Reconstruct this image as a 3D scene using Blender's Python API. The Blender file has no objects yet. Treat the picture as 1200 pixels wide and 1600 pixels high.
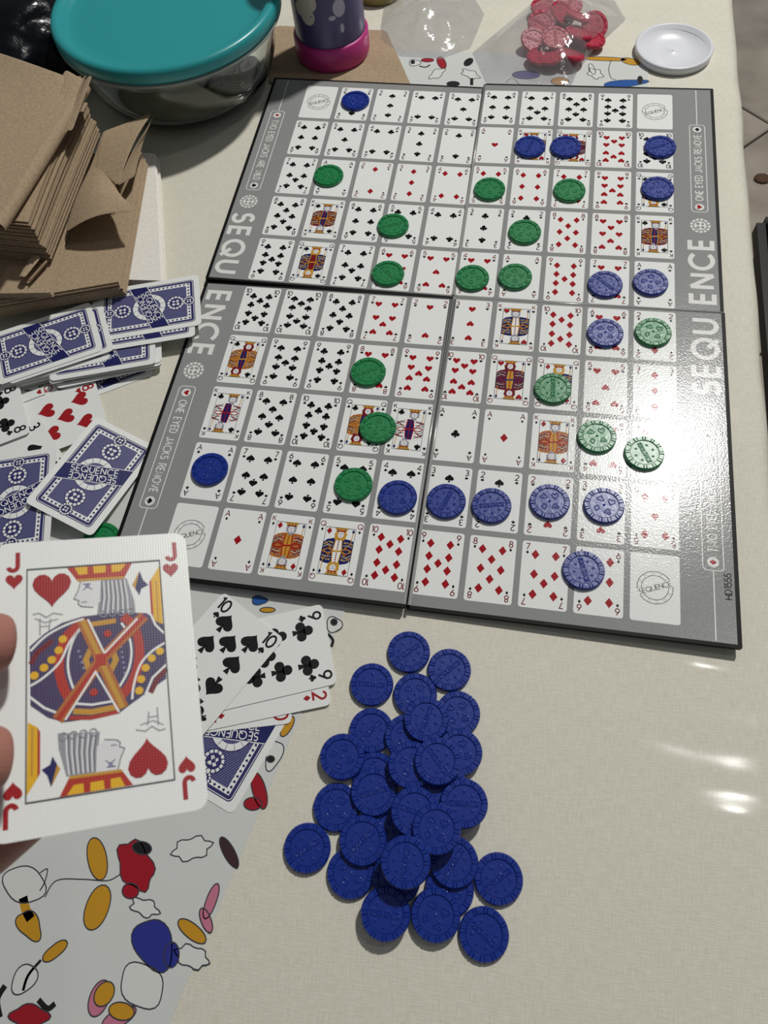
import bpy, bmesh, math, random
import numpy as np
from mathutils import Vector, Matrix, Euler, Quaternion
random.seed(7)
C = bpy.context.scene.collection
S = 0.03                                   # one working unit = 30 mm (a printed square of the board is one unit wide)
R_ = math.radians

# ------------------------------------------------------------------ camera
F_PX = 1178.711
ROT = np.array([[0.98578086, 0.15497843, -0.06494439],
                [0.10955703, -0.88582117, -0.45090809],
                [-0.12741014, 0.43738145, -0.89020454]])        # world -> camera (x right, y down, z forward)
CAM = np.array([1.34600571, -13.81251006, 15.2404439])          # in units
cd = bpy.data.cameras.new('camera'); cam = bpy.data.objects.new('camera', cd); C.objects.link(cam)
cd.sensor_fit = 'VERTICAL'; cd.sensor_height = 36.0; cd.lens = F_PX / 1600 * 36
cd.clip_start = 0.01; cd.clip_end = 50
mr = (ROT.T @ np.diag([1, -1, -1]))
cam.matrix_world = Matrix.Translation(Vector((CAM * S).tolist())) @ Matrix(mr.tolist()).to_4x4()
cd.dof.use_dof = True; cd.dof.focus_distance = 0.52; cd.dof.aperture_fstop = 30
bpy.context.scene.camera = cam

# ------------------------------------------------------------------ world, lamps, exposure
sc = bpy.context.scene
w = bpy.data.worlds.new('World'); sc.world = w; w.use_nodes = True
w.node_tree.nodes['Background'].inputs[0].default_value = (0.93, 0.96, 1.0, 1)
w.node_tree.nodes['Background'].inputs[1].default_value = 0.12
def lamp(name, loc, power, size, col, target=(0, 0, 0)):
    l = bpy.data.lights.new(name, 'AREA'); l.shape = 'DISK'; l.size = size; l.energy = power; l.color = col
    o = bpy.data.objects.new(name, l); C.objects.link(o); o.location = loc
    o.rotation_euler = (Vector(target) - Vector(loc)).to_track_quat('-Z', 'Y').to_euler()
    return o
lamp('ceiling_lamp', (0.62, 1.12, 2.0), 41, 0.14, (1.0, 0.98, 0.94), (0.1, 0, 0))
lamp('second_lamp', (0.84, 0.34, 2.05), 1.6, 0.10, (1.0, 0.98, 0.95), (0, -0.1, 0))  # added light, positioned only to put highlights on the cloth film at the right
sc.view_settings.view_transform = 'Standard'; sc.view_settings.look = 'None'
sc.view_settings.exposure = 0.0; sc.view_settings.gamma = 1.0; sc.view_settings.use_curve_mapping = False

# ------------------------------------------------------------------ helpers
def at(px, py, z=0.0):                     # photograph point -> point at height z (units)
    d = ROT.T @ np.array([(px - 600) / F_PX, (py - 800) / F_PX, 1.0])
    return CAM + d * ((z - CAM[2]) / d[2])
def ray(px, py, depth):                    # point at a distance along the view axis (units)
    return CAM + ROT.T @ (np.array([(px - 600) / F_PX, (py - 800) / F_PX, 1.0]) * depth)
def V(p): return Vector([float(c) * S for c in p])
def tag(o, label=None, cat=None, group=None, kind=None):
    if label: o['label'] = label
    if cat: o['category'] = cat
    if group: o['group'] = group
    if kind: o['kind'] = kind
    return o
def empty(name, loc=(0, 0, 0)):
    o = bpy.data.objects.new(name, None); C.objects.link(o); o.location = V(loc); o.empty_display_size = 0.01
    return o
def mesh_from(name, verts, faces, mats, idx=None, smooth=False, scale=S):
    me = bpy.data.meshes.new(name)
    me.from_pydata([(float(a) * scale, float(b) * scale, float(c) * scale) for a, b, c in verts], [], faces)
    for m in mats: me.materials.append(m)
    if idx is not None: me.polygons.foreach_set('material_index', idx)
    if smooth: me.polygons.foreach_set('use_smooth', [True] * len(me.polygons))
    me.update(); return me
def link(name, me, parent=None, M=None):
    o = bpy.data.objects.new(name, me); C.objects.link(o)
    if parent: o.parent = parent
    if M is not None: o.matrix_local = M
    return o
def srgb(r, g, b):
    f = lambda c: (c / 255 / 12.92) if c / 255 <= 0.04045 else ((c / 255 + 0.055) / 1.055) ** 2.4
    return (f(r), f(g), f(b), 1)

# ------------------------------------------------------------------ materials
def base_mat(name):
    m = bpy.data.materials.new(name); m.use_nodes = True
    nt = m.node_tree; return m, nt, nt.nodes['Principled BSDF']
def N(nt, t, **k):
    n = nt.nodes.new(t)
    for a, b in k.items(): setattr(n, a, b)
    return n
def bump(nt, bs, kind, scale, strength, dist, target='Normal', stretch=None, detail=2):
    tc = N(nt, 'ShaderNodeTexCoord'); src = tc.outputs['Object']
    if stretch:
        mp = N(nt, 'ShaderNodeMapping'); mp.inputs['Scale'].default_value = stretch; nt.links.new(src, mp.inputs[0]); src = mp.outputs[0]
    tx = N(nt, 'ShaderNodeTexNoise' if kind == 'noise' else 'ShaderNodeTexVoronoi'); tx.inputs['Scale'].default_value = scale
    if kind == 'noise': tx.inputs['Detail'].default_value = detail
    nt.links.new(src, tx.inputs['Vector'])
    b = N(nt, 'ShaderNodeBump'); b.inputs['Strength'].default_value = strength; b.inputs['Distance'].default_value = dist
    nt.links.new(tx.outputs[0], b.inputs['Height']); nt.links.new(b.outputs[0], bs.inputs[target])
    return b
PAL = {'white': (234, 236, 233), 'black': (16, 16, 18), 'red': (158, 22, 30), 'grey': (144, 145, 144), 'pale': (226, 226, 222),
       'gold': (196, 146, 52), 'navy': (28, 32, 92), 'blue': (52, 62, 120), 'maroon': (112, 26, 34), 'panel': (48, 48, 102), 'skin': (222, 222, 224),
       'line': (62, 62, 70), 'softgrey': (150, 150, 158), 'yellow': (226, 176, 34), 'brick': (176, 48, 34), 'orange': (176, 104, 50), 'violet': (70, 58, 96), 'lilac': (140, 142, 178)}
_mc = {}
def ink(fam, col):
    k = (fam, col)
    if k in _mc: return _mc[k]
    m, nt, bs = base_mat(fam + '_' + col); bs.inputs['Base Color'].default_value = srgb(*PAL[col])
    if fam == 'board':
        bs.inputs['Roughness'].default_value = 0.18; bs.inputs['Specular IOR Level'].default_value = 0.24; bump(nt, bs, 'noise', 800, 0.18, 0.0005, detail=2)
    elif fam == 'card':
        bs.inputs['Roughness'].default_value = 0.36; bump(nt, bs, 'noise', 900, 0.25, 0.0004, stretch=(1, 0.25, 1))
    elif fam == 'held':
        bs.inputs['Roughness'].default_value = 0.34
        tc = N(nt, 'ShaderNodeTexCoord'); w1 = N(nt, 'ShaderNodeTexWave', bands_direction='X'); w2 = N(nt, 'ShaderNodeTexWave', bands_direction='Y')
        for w_ in (w1, w2):
            w_.inputs['Scale'].default_value = 420; w_.inputs['Distortion'].default_value = 0.6; nt.links.new(tc.outputs['Object'], w_.inputs[0])
        ad = N(nt, 'ShaderNodeMath', operation='ADD'); nt.links.new(w1.outputs[1], ad.inputs[0]); nt.links.new(w2.outputs[1], ad.inputs[1])
        b = N(nt, 'ShaderNodeBump'); b.inputs['Strength'].default_value = 0.10; b.inputs['Distance'].default_value = 0.0002
        nt.links.new(ad.outputs[0], b.inputs['Height']); nt.links.new(b.outputs[0], bs.inputs['Normal'])
    elif fam == 'mat':
        bs.inputs['Roughness'].default_value = 0.3; bump(nt, bs, 'noise', 14, 0.15, 0.003)
    _mc[k] = m; return m
def plain(name, col, rough=0.5, **k):
    m, nt, bs = base_mat(name); bs.inputs['Base Color'].default_value = srgb(*col); bs.inputs['Roughness'].default_value = rough
    for a, b in k.items(): bs.inputs[a].default_value = b
    return m

# ------------------------------------------------------------------ flat print: polygons and ribbons in layers
LZ = 0.0014
def aff(tx=0, ty=0, s=1.0, rot=0.0, sx=1, sy=1):
    c, n = math.cos(rot), math.sin(rot)
    return np.array([[c * s * sx, -n * s * sy, tx], [n * s * sx, c * s * sy, ty]])
def comp(A, B):
    return np.vstack([A, [0, 0, 1]]) [:2] @ np.vstack([B, [0, 0, 1]])
ID = aff()
def arc(cx, cy, rx, ry, a0, a1, n=12):
    return [(cx + rx * math.cos(R_(a0 + (a1 - a0) * i / n)), cy + ry * math.sin(R_(a0 + (a1 - a0) * i / n))) for i in range(n + 1)]
def circ(cx, cy, r, n=24, ry=None): return arc(cx, cy, r, ry or r, 0, 360 - 360 / n, n - 1)
def rrect(x0, y0, x1, y1, r, n=4):
    return (arc(x1 - r, y1 - r, r, r, 0, 90, n) + arc(x0 + r, y1 - r, r, r, 90, 180, n) + arc(x0 + r, y0 + r, r, r, 180, 270, n) + arc(x1 - r, y0 + r, r, r, 270, 360, n))
def ccw(p):
    a = sum(p[i - 1][0] * p[i][1] - p[i][0] * p[i - 1][1] for i in range(len(p)))
    return p if a > 0 else p[::-1]
class Art:
    def __init__(s, fam): s.fam = fam; s.v = []; s.f = []; s.m = []; s.mats = []; s.T = ID
    def mi(s, c):
        if c not in s.mats: s.mats.append(c)
        return s.mats.index(c)
    def poly(s, p, col, L=1, T=None):
        A = s.T if T is None else comp(s.T, T)
        q = [(A[0, 0] * x + A[0, 1] * y + A[0, 2], A[1, 0] * x + A[1, 1] * y + A[1, 2]) for x, y in p]
        q = ccw(q); b = len(s.v); s.v += [(x, y, L * LZ) for x, y in q]; s.f.append(tuple(range(b, b + len(q)))); s.m.append(s.mi(col))
    def stroke(s, p, wd, col, L=1, T=None, closed=False):
        A = s.T if T is None else comp(s.T, T)
        p = [c for i, c in enumerate(p) if i == 0 or abs(c[0] - p[i - 1][0]) + abs(c[1] - p[i - 1][1]) > 1e-5]
        q = np.array([(A[0, 0] * x + A[0, 1] * y + A[0, 2], A[1, 0] * x + A[1, 1] * y + A[1, 2]) for x, y in p])
        sc_ = math.sqrt(abs(A[0, 0] * A[1, 1] - A[0, 1] * A[1, 0])); h = wd * sc_ / 2
        n = len(q); L_, R2 = [], []
        for i in range(n):
            a = q[i] - q[i - 1] if (i > 0 or closed) else q[1] - q[0]
            b = q[(i + 1) % n] - q[i] if (i < n - 1 or closed) else q[-1] - q[-2]
            a = a / (np.linalg.norm(a) + 1e-12); b = b / (np.linalg.norm(b) + 1e-12)
            na = np.array([-a[1], a[0]]); nb = np.array([-b[1], b[0]]); mm = na + nb; l = mm @ mm
            mm = mm * (2 / l) if l > 0.5 else nb
            L_.append(q[i] + mm * h); R2.append(q[i] - mm * h)
        b0 = len(s.v); z = L * LZ
        for a, b in zip(L_, R2): s.v += [(a[0], a[1], z), (b[0], b[1], z)]
        for i in range(n if closed else n - 1):
            j = (i + 1) % n; s.f.append((b0 + 2 * i, b0 + 2 * i + 1, b0 + 2 * j + 1, b0 + 2 * j)); s.m.append(s.mi(col))
    def text(s, t, h, wd, col, L=1, T=ID, track=0.22, align=0.5):
        tw = sum(GW(c) for c in t) + track * (len(t) - 1); x = -tw * align
        for c in t:
            w_, st = GL.get(c, (0.45, []))
            for si, p in enumerate(st):
                p2 = [((x + px) * h, (py - 0.5) * h) for px, py in p]
                s.stroke(p2, wd * h, col, L + .3 * si, T)
            x += w_ + track
        return tw * h
    def mesh(s, name, zf=None):
        vs = s.v if zf is None else [zf(*v) for v in s.v]
        return mesh_from(name, vs, s.f, [ink(s.fam, c) for c in s.mats], s.m)
# stroke alphabet, cap height 1
def _gl():
    G = {}
    G['S'] = (0.56, [arc(0.28, 0.745, 0.24, 0.255, 35, 250, 10) + arc(0.28, 0.265, 0.28, 0.265, 85, -150, 12)])
    G['E'] = (0.5, [[(0.5, 1), (0, 1), (0, 0), (0.5, 0)], [(0, 0.5), (0.48, 0.5)]])
    G['Q'] = (1.0, [arc(0.5, 0.5, 0.5, 0.5, 0, 360, 28), [(0.54, 0.36), (0.66, 0.30), (0.80, 0.14), (1.02, -0.04)]])
    G['U'] = (0.68, [[(0, 1), (0, 0.34)] + arc(0.34, 0.34, 0.34, 0.34, 180, 360, 12) + [(0.68, 1)]])
    G['N'] = (0.7, [[(0, 0), (0, 1)], [(0, 1), (0.7, 0)], [(0.7, 0), (0.7, 1)]])
    G['C'] = (0.86, [arc(0.5, 0.5, 0.5, 0.5, 42, 318, 22)])
    G['T'] = (0.56, [[(0, 1), (0.56, 1)], [(0.28, 1), (0.28, 0)]])
    G['W'] = (1.0, [[(0, 1), (0.26, 0), (0.5, 1), (0.74, 0), (1.0, 1)]])
    G['O'] = (0.92, [arc(0.46, 0.5, 0.46, 0.5, 0, 360, 22)])
    G['Y'] = (0.66, [[(0, 1), (0.33, 0.48), (0.66, 1)], [(0.33, 0.48), (0.33, 0)]])
    G['D'] = (0.7, [[(0, 0), (0, 1), (0.26, 1)] + arc(0.26, 0.5, 0.44, 0.5, 90, -90, 12) + [(0, 0)]])
    G['J'] = (0.44, [[(0.44, 1), (0.44, 0.24)] + arc(0.22, 0.24, 0.22, 0.24, 0, -170, 8)])
    G['A'] = (0.74, [[(0, 0), (0.37, 1), (0.74, 0)], [(0.13, 0.34), (0.61, 0.34)]])
    G['K'] = (0.62, [[(0, 0), (0, 1)], [(0.58, 1), (0.02, 0.42)], [(0.2, 0.6), (0.62, 0)]])
    G['R'] = (0.58, [[(0, 0), (0, 1), (0.28, 1)] + arc(0.28, 0.75, 0.27, 0.25, 90, -90, 8) + [(0, 0.5)], [(0.26, 0.5), (0.58, 0)]])
    G['I'] = (0.04, [[(0.02, 0), (0.02, 1)]])
    G['L'] = (0.44, [[(0, 1), (0, 0), (0.44, 0)]])
    G['M'] = (0.86, [[(0, 0), (0.1, 1), (0.43, 0.1), (0.76, 1), (0.86, 0)]])
    G['V'] = (0.7, [[(0, 1), (0.35, 0), (0.7, 1)]])
    G['H'] = (0.66, [[(0, 0), (0, 1)], [(0.66, 0), (0.66, 1)], [(0, 0.52), (0.66, 0.52)]])
    G['0'] = (0.6, [arc(0.3, 0.5, 0.3, 0.5, 0, 360, 20)])
    G['1'] = (0.22, [[(0, 0.9), (0.2, 1), (0.2, 0)]])
    G['2'] = (0.56, [arc(0.28, 0.72, 0.27, 0.28, 165, -30, 10) + [(0, 0), (0.56, 0)]])
    G['3'] = (0.54, [arc(0.27, 0.74, 0.24, 0.26, 150, -90, 10) + arc(0.27, 0.25, 0.28, 0.25, 90, -150, 10)])
    G['4'] = (0.6, [[(0.46, 0), (0.46, 1), (0, 0.26), (0.62, 0.26)]])
    G['5'] = (0.55, [[(0.5, 1), (0.12, 1), (0.05, 0.55)] + arc(0.26, 0.32, 0.29, 0.32, 120, -150, 12)])
    G['6'] = (0.58, [[(0.42, 1), (0.06, 0.46)], arc(0.29, 0.29, 0.29, 0.29, 0, 360, 18)])
    G['7'] = (0.54, [[(0, 1), (0.54, 1), (0.18, 0)]])
    G['8'] = (0.56, [arc(0.28, 0.76, 0.22, 0.24, 0, 360, 16), arc(0.28, 0.26, 0.28, 0.26, 0, 360, 18)])
    G['9'] = (0.58, [[(0.16, 0), (0.52, 0.54)], arc(0.29, 0.71, 0.29, 0.29, 0, 360, 18)])
    return G
GL = _gl()
def GW(c): return GL.get(c, (0.45, []))[0]
# suit shapes, about 1 high, centred
def _heart():
    p = []
    for i in range(24):
        t = 2 * math.pi * i / 24
        p.append((16 * math.sin(t) ** 3 / 33, (13 * math.cos(t) - 5 * math.cos(2 * t) - 2 * math.cos(3 * t) - math.cos(4 * t)) / 30 + 0.06))
    return p
HEART = _heart()
SPADE = [(x * 1.0, -y * 0.82 + 0.08) for x, y in HEART]
STEM = [(0.02, -0.1), (0.14, -0.5), (-0.14, -0.5), (-0.02, -0.1)]
DIAM = [(0, 0.5), (0.38, 0), (0, -0.5), (-0.38, 0)]
def suit(a, s_, x, y, h, flip=False, L=2, col=None, T=ID, fan=20):
    X = comp(T, aff(x, y, h, math.pi if flip else 0))
    c = col or ('red' if s_ in 'HD' else 'black')
    if s_ == 'H': a.poly(HEART, c, L, X)
    elif s_ == 'D': a.poly(DIAM, c, L, X)
    elif s_ == 'S': a.poly(SPADE, c, L, X); a.poly(STEM, c, L, X)
    else:
        n = 12 if h < 0.15 else 18
        for cx, cy in ((0, 0.24), (-0.24, -0.1), (0.24, -0.1)): a.poly(circ(cx, cy, 0.235, n), c, L, X)
        a.poly([(-0.1, 0.1), (0.1, 0.1), (0.03, -0.1), (0.14, -0.5), (-0.14, -0.5), (-0.03, -0.1)], c, L, X)
PIPS = {2: [(0, 1), (0, -1)], 3: [(0, 1), (0, 0), (0, -1)], 4: [(-1, 1), (1, 1), (-1, -1), (1, -1)]}
PIPS[5] = PIPS[4] + [(0, 0)]; PIPS[6] = PIPS[4] + [(-1, 0), (1, 0)]; PIPS[7] = PIPS[6] + [(0, -0.42)]; PIPS[8] = PIPS[6] + [(0, 0.5), (0, -0.5)]
PIPS[9] = [(a, b) for a in (-1, 1) for b in (1, .34, -.34, -1)] + [(0, 0)]; PIPS[10] = [(a, b) for a in (-1, 1) for b in (1, .34, -.34, -1)] + [(0, .67), (0, -.67)]


# ------------------------------------------------------------------ printed designs
def face_rank(a, rank, s_, h, big=0.24, dx=0.215, dy=0.30, ih=0.15, ix=0.385, iy=0.13, L=2, fourth=True, sw=0.17):
    c = 'red' if s_ in 'HD' else 'black'
    ic = 'maroon' if (s_ in 'HD' and a.fam == 'board') else c
    for fl in (False, True):
        for sx in ((-1, 1) if fourth else (-1,)):
            T = aff(0, 0, 1, math.pi if fl else 0)
            X = comp(T, aff(sx * ix, h / 2 - iy, 1))
            a.text(str(rank), ih, sw, ic, L, X, track=0.16)
            suit(a, s_, sx * ix, h / 2 - iy - ih * 0.98, ih * 0.6, L=L, T=T, col=('black' if a.fam == 'board' else None))
    if rank == 'A': suit(a, s_, 0, 0, big * 1.05, L=L)
    elif isinstance(rank, int):
        for x, y in PIPS[rank]: suit(a, s_, x * dx, y * dy * h, big, flip=(y < 0) or (rank in (3, 5, 9) and s_ in 'H' and y == 0), L=L)

COURT = {('K', 'S'): ('maroon', 'gold', 'navy'), ('K', 'H'): ('navy', 'gold', 'white'), ('K', 'D'): ('orange', 'red', 'gold'), ('K', 'C'): ('white', 'red', 'navy'),
         ('Q', 'S'): ('navy', 'gold', 'maroon'), ('Q', 'H'): ('maroon', 'navy', 'gold'), ('Q', 'D'): ('navy', 'gold', 'white'), ('Q', 'C'): ('orange', 'gold', 'navy')}
def court(a, rank, s_, h):
    fw, fh = 0.335, 0.372 * h
    main, trim, alt = COURT[(rank, s_)]
    sh = {'S': 0.03, 'H': -0.02, 'D': 0.02, 'C': 0.07}[s_]
    for fl in (0, 1):
        T = aff(0, 0, 1, math.pi * fl); e = 0.3 * fl
        P = lambda p, c, L: a.poly(p, c, L + e, T)
        K = lambda p, wd, c, L: a.stroke(p, wd, c, L + e, T)
        P([(-fw, -.05), (-fw, .2), (-.26, .27), (-.12, .31), (.12, .31), (.28, .29), (fw, .25), (fw, .05)], main, 2)
        P([(-.1, -.015), (-.07, .285), (.07, .285), (.1, .015)], alt, 3)
        for q in (-1, 1):
            K([(q * .1, q * .015), (q * .07, .285)], .022, trim, 4)
            for k in range(3):
                K([(q * .32, .0 + q * .02 + .075 * k), (q * .21, .055 + .075 * k), (q * .12, .02 + q * .01 + .085 * k)], .02 if k != 1 else .013, trim if k != 1 else 'line', 4)
                if main != 'white': K([(q * .32, .022 + q * .02 + .075 * k), (q * .21, .077 + .075 * k), (q * .12, .042 + q * .01 + .085 * k)], .009, 'white' if k else 'red', 4.2)
            K([(q * .1, .02), (q * .31, .21)], .018, trim, 4)
            K([(q * .12, .25), (q * .32, .14)], .012, 'line' if main != 'white' else 'navy', 5)
            for k in range(5): P(circ(q * (.13 + .04 * k), .045 + .03 * k + (.03 if k % 2 else 0), .011, 6), 'gold' if k % 2 else 'red', 6)
        for k in range(5):
            P([(0, .035 + .05 * k), (.022, .055 + .05 * k), (0, .075 + .05 * k), (-.022, .055 + .05 * k)], 'red' if alt != 'red' else 'gold', 5)
        K([(-.1, .0), (.1, .02)], .02, trim, 5)
        for k in range(4): K([(-fw, .02 + .045 * k), (-.2, .055 + .06 * k)], .009, 'line', 4.5); K([(fw, .07 + .035 * k), (.2, .07 + .055 * k)], .009, 'line', 4.5)
        # head
        hc = 'gold' if rank == 'Q' else 'softgrey'
        if rank == 'Q':
            P([(sh - .12, .27), (sh - .14, .43), (sh - .07, .5), (sh + .08, .5), (sh + .14, .42), (sh + .1, .27)], 'maroon' if s_ in 'CH' else hc, 6)
        else:
            P([(sh - .11, .34), (sh - .12, .47), (sh + .12, .47), (sh + .11, .34)], hc, 6)
            P([(sh - .06, .3), (sh - .08, .38), (sh + .08, .38), (sh + .05, .27), (sh, .24)], 'softgrey', 6.5)
        P(circ(sh, .4, .07, 14, .085), 'skin', 7)
        for q in (-1, 1): K([(sh + q * .03 - .014, .42), (sh + q * .03 + .014, .42)], .009, 'black', 8)
        K([(sh, .42), (sh - .008, .385), (sh + .006, .38)], .006, 'line', 8); K([(sh - .018, .357), (sh + .018, .357)], .009, 'red', 8)
        P([(sh - .1, .47), (sh - .15, fh), (sh + .15, fh), (sh + .1, .47)], 'gold', 8)
        P([(sh - .1, .47), (sh - .107, .495), (sh + .107, .495), (sh + .1, .47)], 'red' if rank == 'Q' else 'maroon', 9)
        for q in (-1, 0, 1): P([(sh + q * .07 - .02, .51), (sh + q * .08, .55), (sh + q * .07 + .02, .51)], 'navy' if q else 'red', 9)
        # what the figure holds
        K([(.27, .2), (.29, .5)], .016, 'gold', 6); P([(.29, .55), (.32, .5), (.29, .45), (.255, .5)], 'navy', 7)
        suit(a, s_, -fw + .085, fh - .09, .15, L=10, T=T)
    a.stroke([(-fw, -fh), (fw, -fh), (fw, fh), (-fw, fh)], .008, 'line', 10, closed=True)
    for fl in (0, 1):
        for sx in (-1, 1):
            T = aff(0, 0, 1, math.pi * fl); X = comp(T, aff(sx * .42, h / 2 - .12, 1))
            a.text(rank, .115, .15, 'maroon' if s_ in 'HD' and a.fam == 'board' else ('red' if s_ in 'HD' else 'black'), 2, X)
            suit(a, s_, sx * .42, h / 2 - .26, .085, L=2, T=T, col='black' if a.fam == 'board' else None)

def ringseg(a, x, y, r0, r1, n, fill, col, L, T=ID, off=0.0):
    for k in range(n):
        t0 = 360 / n * (k + off); t1 = t0 + 360 / n * fill
        o_ = arc(x, y, r1, r1, t0, t1, 3); i_ = arc(x, y, r0, r0, t1, t0, 3)
        a.poly(o_ + i_, col, L, T)
def chip_logo(a, x, y, r, fg, bg, L=3, T=ID, disc=None):
    if bg: a.poly(circ(x, y, r * 1.1, 24), bg, L, T)
    ringseg(a, x, y, r * .74, r, 13, .74, fg, L + 1, T)
    if disc: a.poly(circ(x, y, r * .62, 20), disc, L + 1, T)
    c2 = bg if disc else fg
    for k, s_ in enumerate('HSDC'):
        t = R_(45 + 90 * k); suit(a, s_, x + .33 * r * math.cos(t), y + .33 * r * math.sin(t), r * .42, L=L + 2, col=fg if not disc else 'grey', T=T)
def corner_logo(a, rot=R_(22)):
    for r in (.36, .27): a.stroke(circ(0, 0, r, 36), .012, 'black', 2, closed=True)
    for k in range(12):
        t = R_(30 * k + 8)
        for d in (-.06, .06):
            a.stroke([(.275 * math.cos(t + d), .275 * math.sin(t + d)), (.355 * math.cos(t + d), .355 * math.sin(t + d))], .007, 'softgrey', 2)
    T = aff(0, 0, 1, rot)
    a.poly([(-.37, -.075), (.37, -.075), (.37, .075), (-.37, .075)], 'white', 3, T)
    a.text('SEQUENCE', .105, .12, 'black', 4, T, track=.17)

CW, CH = 1.76, 2.70; CHN = CH / CW
def back_design(a):
    h = CHN / 2
    X, Y = .415, h - .085
    a.poly(rrect(-X, -Y, X, Y, .05), 'navy', 1); a.poly(rrect(-X + .012, -Y + .012, X - .012, Y - .012, .042), 'white', 1.5)
    a.poly(rrect(-X + .02, -Y + .02, X - .02, Y - .02, .036), 'panel', 2); a.poly(rrect(-X + .058, -Y + .058, X - .058, Y - .058, .006, 1), 'white', 3)
    bx, by = X - .083, Y - .083
    nx, ny = 11, 19
    ds = [(-bx + 2 * bx * k / nx, q * by) for k in range(nx + 1) for q in (-1, 1)] + [(q * bx, -by + 2 * by * k / ny) for k in range(1, ny) for q in (-1, 1)]
    for x, y in ds: a.poly([(x, y + .019), (x + .019, y), (x, y - .019), (x - .019, y)], 'navy', 4)
    ix, iy = X - .115, Y - .115
    a.poly([(-ix, -iy), (ix, -iy), (ix, iy), (-ix, iy)], 'panel', 4)
    # fine slanted hatching clipped to the inner panel
    n = 46
    for k in range(n):
        c = -iy - 1.9 * ix + (2 * iy + 3.8 * ix) * (k + .5) / n; sl = 1.9
        p = []
        for x in (-ix, ix):
            y = sl * x + c; x2 = x
            if y > iy: y = iy; x2 = (iy - c) / sl
            if y < -iy: y = -iy; x2 = (-iy - c) / sl
            p.append((x2, y))
        if abs(p[0][0] - p[1][0]) > .01: a.stroke(p, .0065, 'lilac', 5)
    ringseg(a, 0, 0, .17, .245, 14, .93, 'white', 7); a.stroke(circ(0, 0, .252, 30), .012, 'panel', 6.5, closed=True)
    for q in (-1, 1):
        T = aff(0, 0, 1, 0 if q > 0 else math.pi)
        chip_logo(a, 0, .40, .125, 'white', 'panel', 7, T); chip_logo(a, 0, by, .082, 'white', 'navy', 7, T)
    B = aff(0, 0, 1, R_(21))
    a.poly([(-.435, -.002), (-.435 - .0, -.13), (.40, -.13), (.452, .002), (.452, .002), (.435, .13), (-.40, .13), (-.452, -.002)][0:0] or [(-.49, -.125), (.395, -.125), (.49, .125), (-.395, .125)], 'navy', 11, B)
    for q in (-1, 1): a.stroke([(-.395 if q > 0 else -.49, q * .122), (.49 if q > 0 else .395, q * .122)], .009, 'white', 12, B)
    a.text('SEQUENCE', .088, .14, 'white', 13, comp(B, aff(0, .057, 1, 0, .98, 1)), track=.26)
    a.text('SEQUENCE', .088, .14, 'white', 13, comp(B, aff(0, -.057, 1, math.pi, .98, 1)), track=.26)

CARD_T = 0.012
def card_mesh(name, art, fam='card'):
    """a thin rounded slab with the print on its upper side, width CW"""
    o = rrect(-.5, -CHN / 2, .5, CHN / 2, .065, 4); n = len(o)
    vs = [(x * CW, y * CW, -CARD_T) for x, y in o] + [(x * CW, y * CW, 0) for x, y in o]
    fs = [tuple(range(n))[::-1], tuple(range(n, 2 * n))] + [(i, (i + 1) % n, n + (i + 1) % n, n + i) for i in range(n)]
    mats = [ink(fam, 'white')]; idx = [0] * len(fs)
    if art:
        b = len(vs); mm = {}
        vs += [(x * CW, y * CW, z * .6) for x, y, z in art.v]
        for k, c in enumerate(art.mats):
            m_ = ink(fam, c)
            if m_ not in mats: mats.append(m_)
            mm[k] = mats.index(m_)
        fs += [tuple(b + i for i in f) for f in art.f]; idx += [mm[k] for k in art.m]
    return mesh_from(name, vs, fs, mats, idx)
_cm = {}
def get_card(kind):
    if kind in _cm: return _cm[kind]
    if kind == 'back': a = Art('card'); back_design(a); me = card_mesh('card_back', a)
    elif kind == 'blank': me = card_mesh('card_plain', None)
    else:
        a = Art('card'); r = kind[:-1]; r = int(r) if r.isdigit() else r
        if r in ('K', 'Q'): court(a, r, kind[-1], CHN)
        else: face_rank(a, r, kind[-1], CHN, big=.255, dx=.21, dy=.315, ih=.15, ix=.37, iy=.12)
        me = card_mesh('card_face', a)
    _cm[kind] = me; return me
def place_card(kind, c1, p1, c2, p2, label, group, z1=0.0, z2=None, roll=0.0):
    """c1, c2: two points of the card (in card widths from its centre); p1, p2: where the photograph shows them"""
    z2 = z1 if z2 is None else z2
    A = at(*p1, z1); B = at(*p2, z2)
    u = np.array([c2[0] - c1[0], c2[1] - c1[1]]) * CW; d = B - A
    dl = np.linalg.norm(u); dd = d / np.linalg.norm(d)
    ex = np.array([dd[0], dd[1], dd[2]]); up = np.array([0, 0, 1.0])
    ey = np.cross(up, ex); ey /= np.linalg.norm(ey); ez = np.cross(ex, ey)
    if roll:
        c, s_ = math.cos(roll), math.sin(roll); ey, ez = ey * c + ez * s_, ez * c - ey * s_
    th = math.atan2(u[1], u[0]); X = ex * math.cos(th) - ey * math.sin(th); Y = ex * math.sin(th) + ey * math.cos(th)
    mid = A - (X * c1[0] + Y * c1[1]) * CW
    M = Matrix([[X[0], Y[0], ez[0], mid[0] * S], [X[1], Y[1], ez[1], mid[1] * S], [X[2], Y[2], ez[2], mid[2] * S], [0, 0, 0, 1]])
    o = link('playing_card', get_card(kind), None, M)
    tag(o, label, 'card', group); return o

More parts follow.
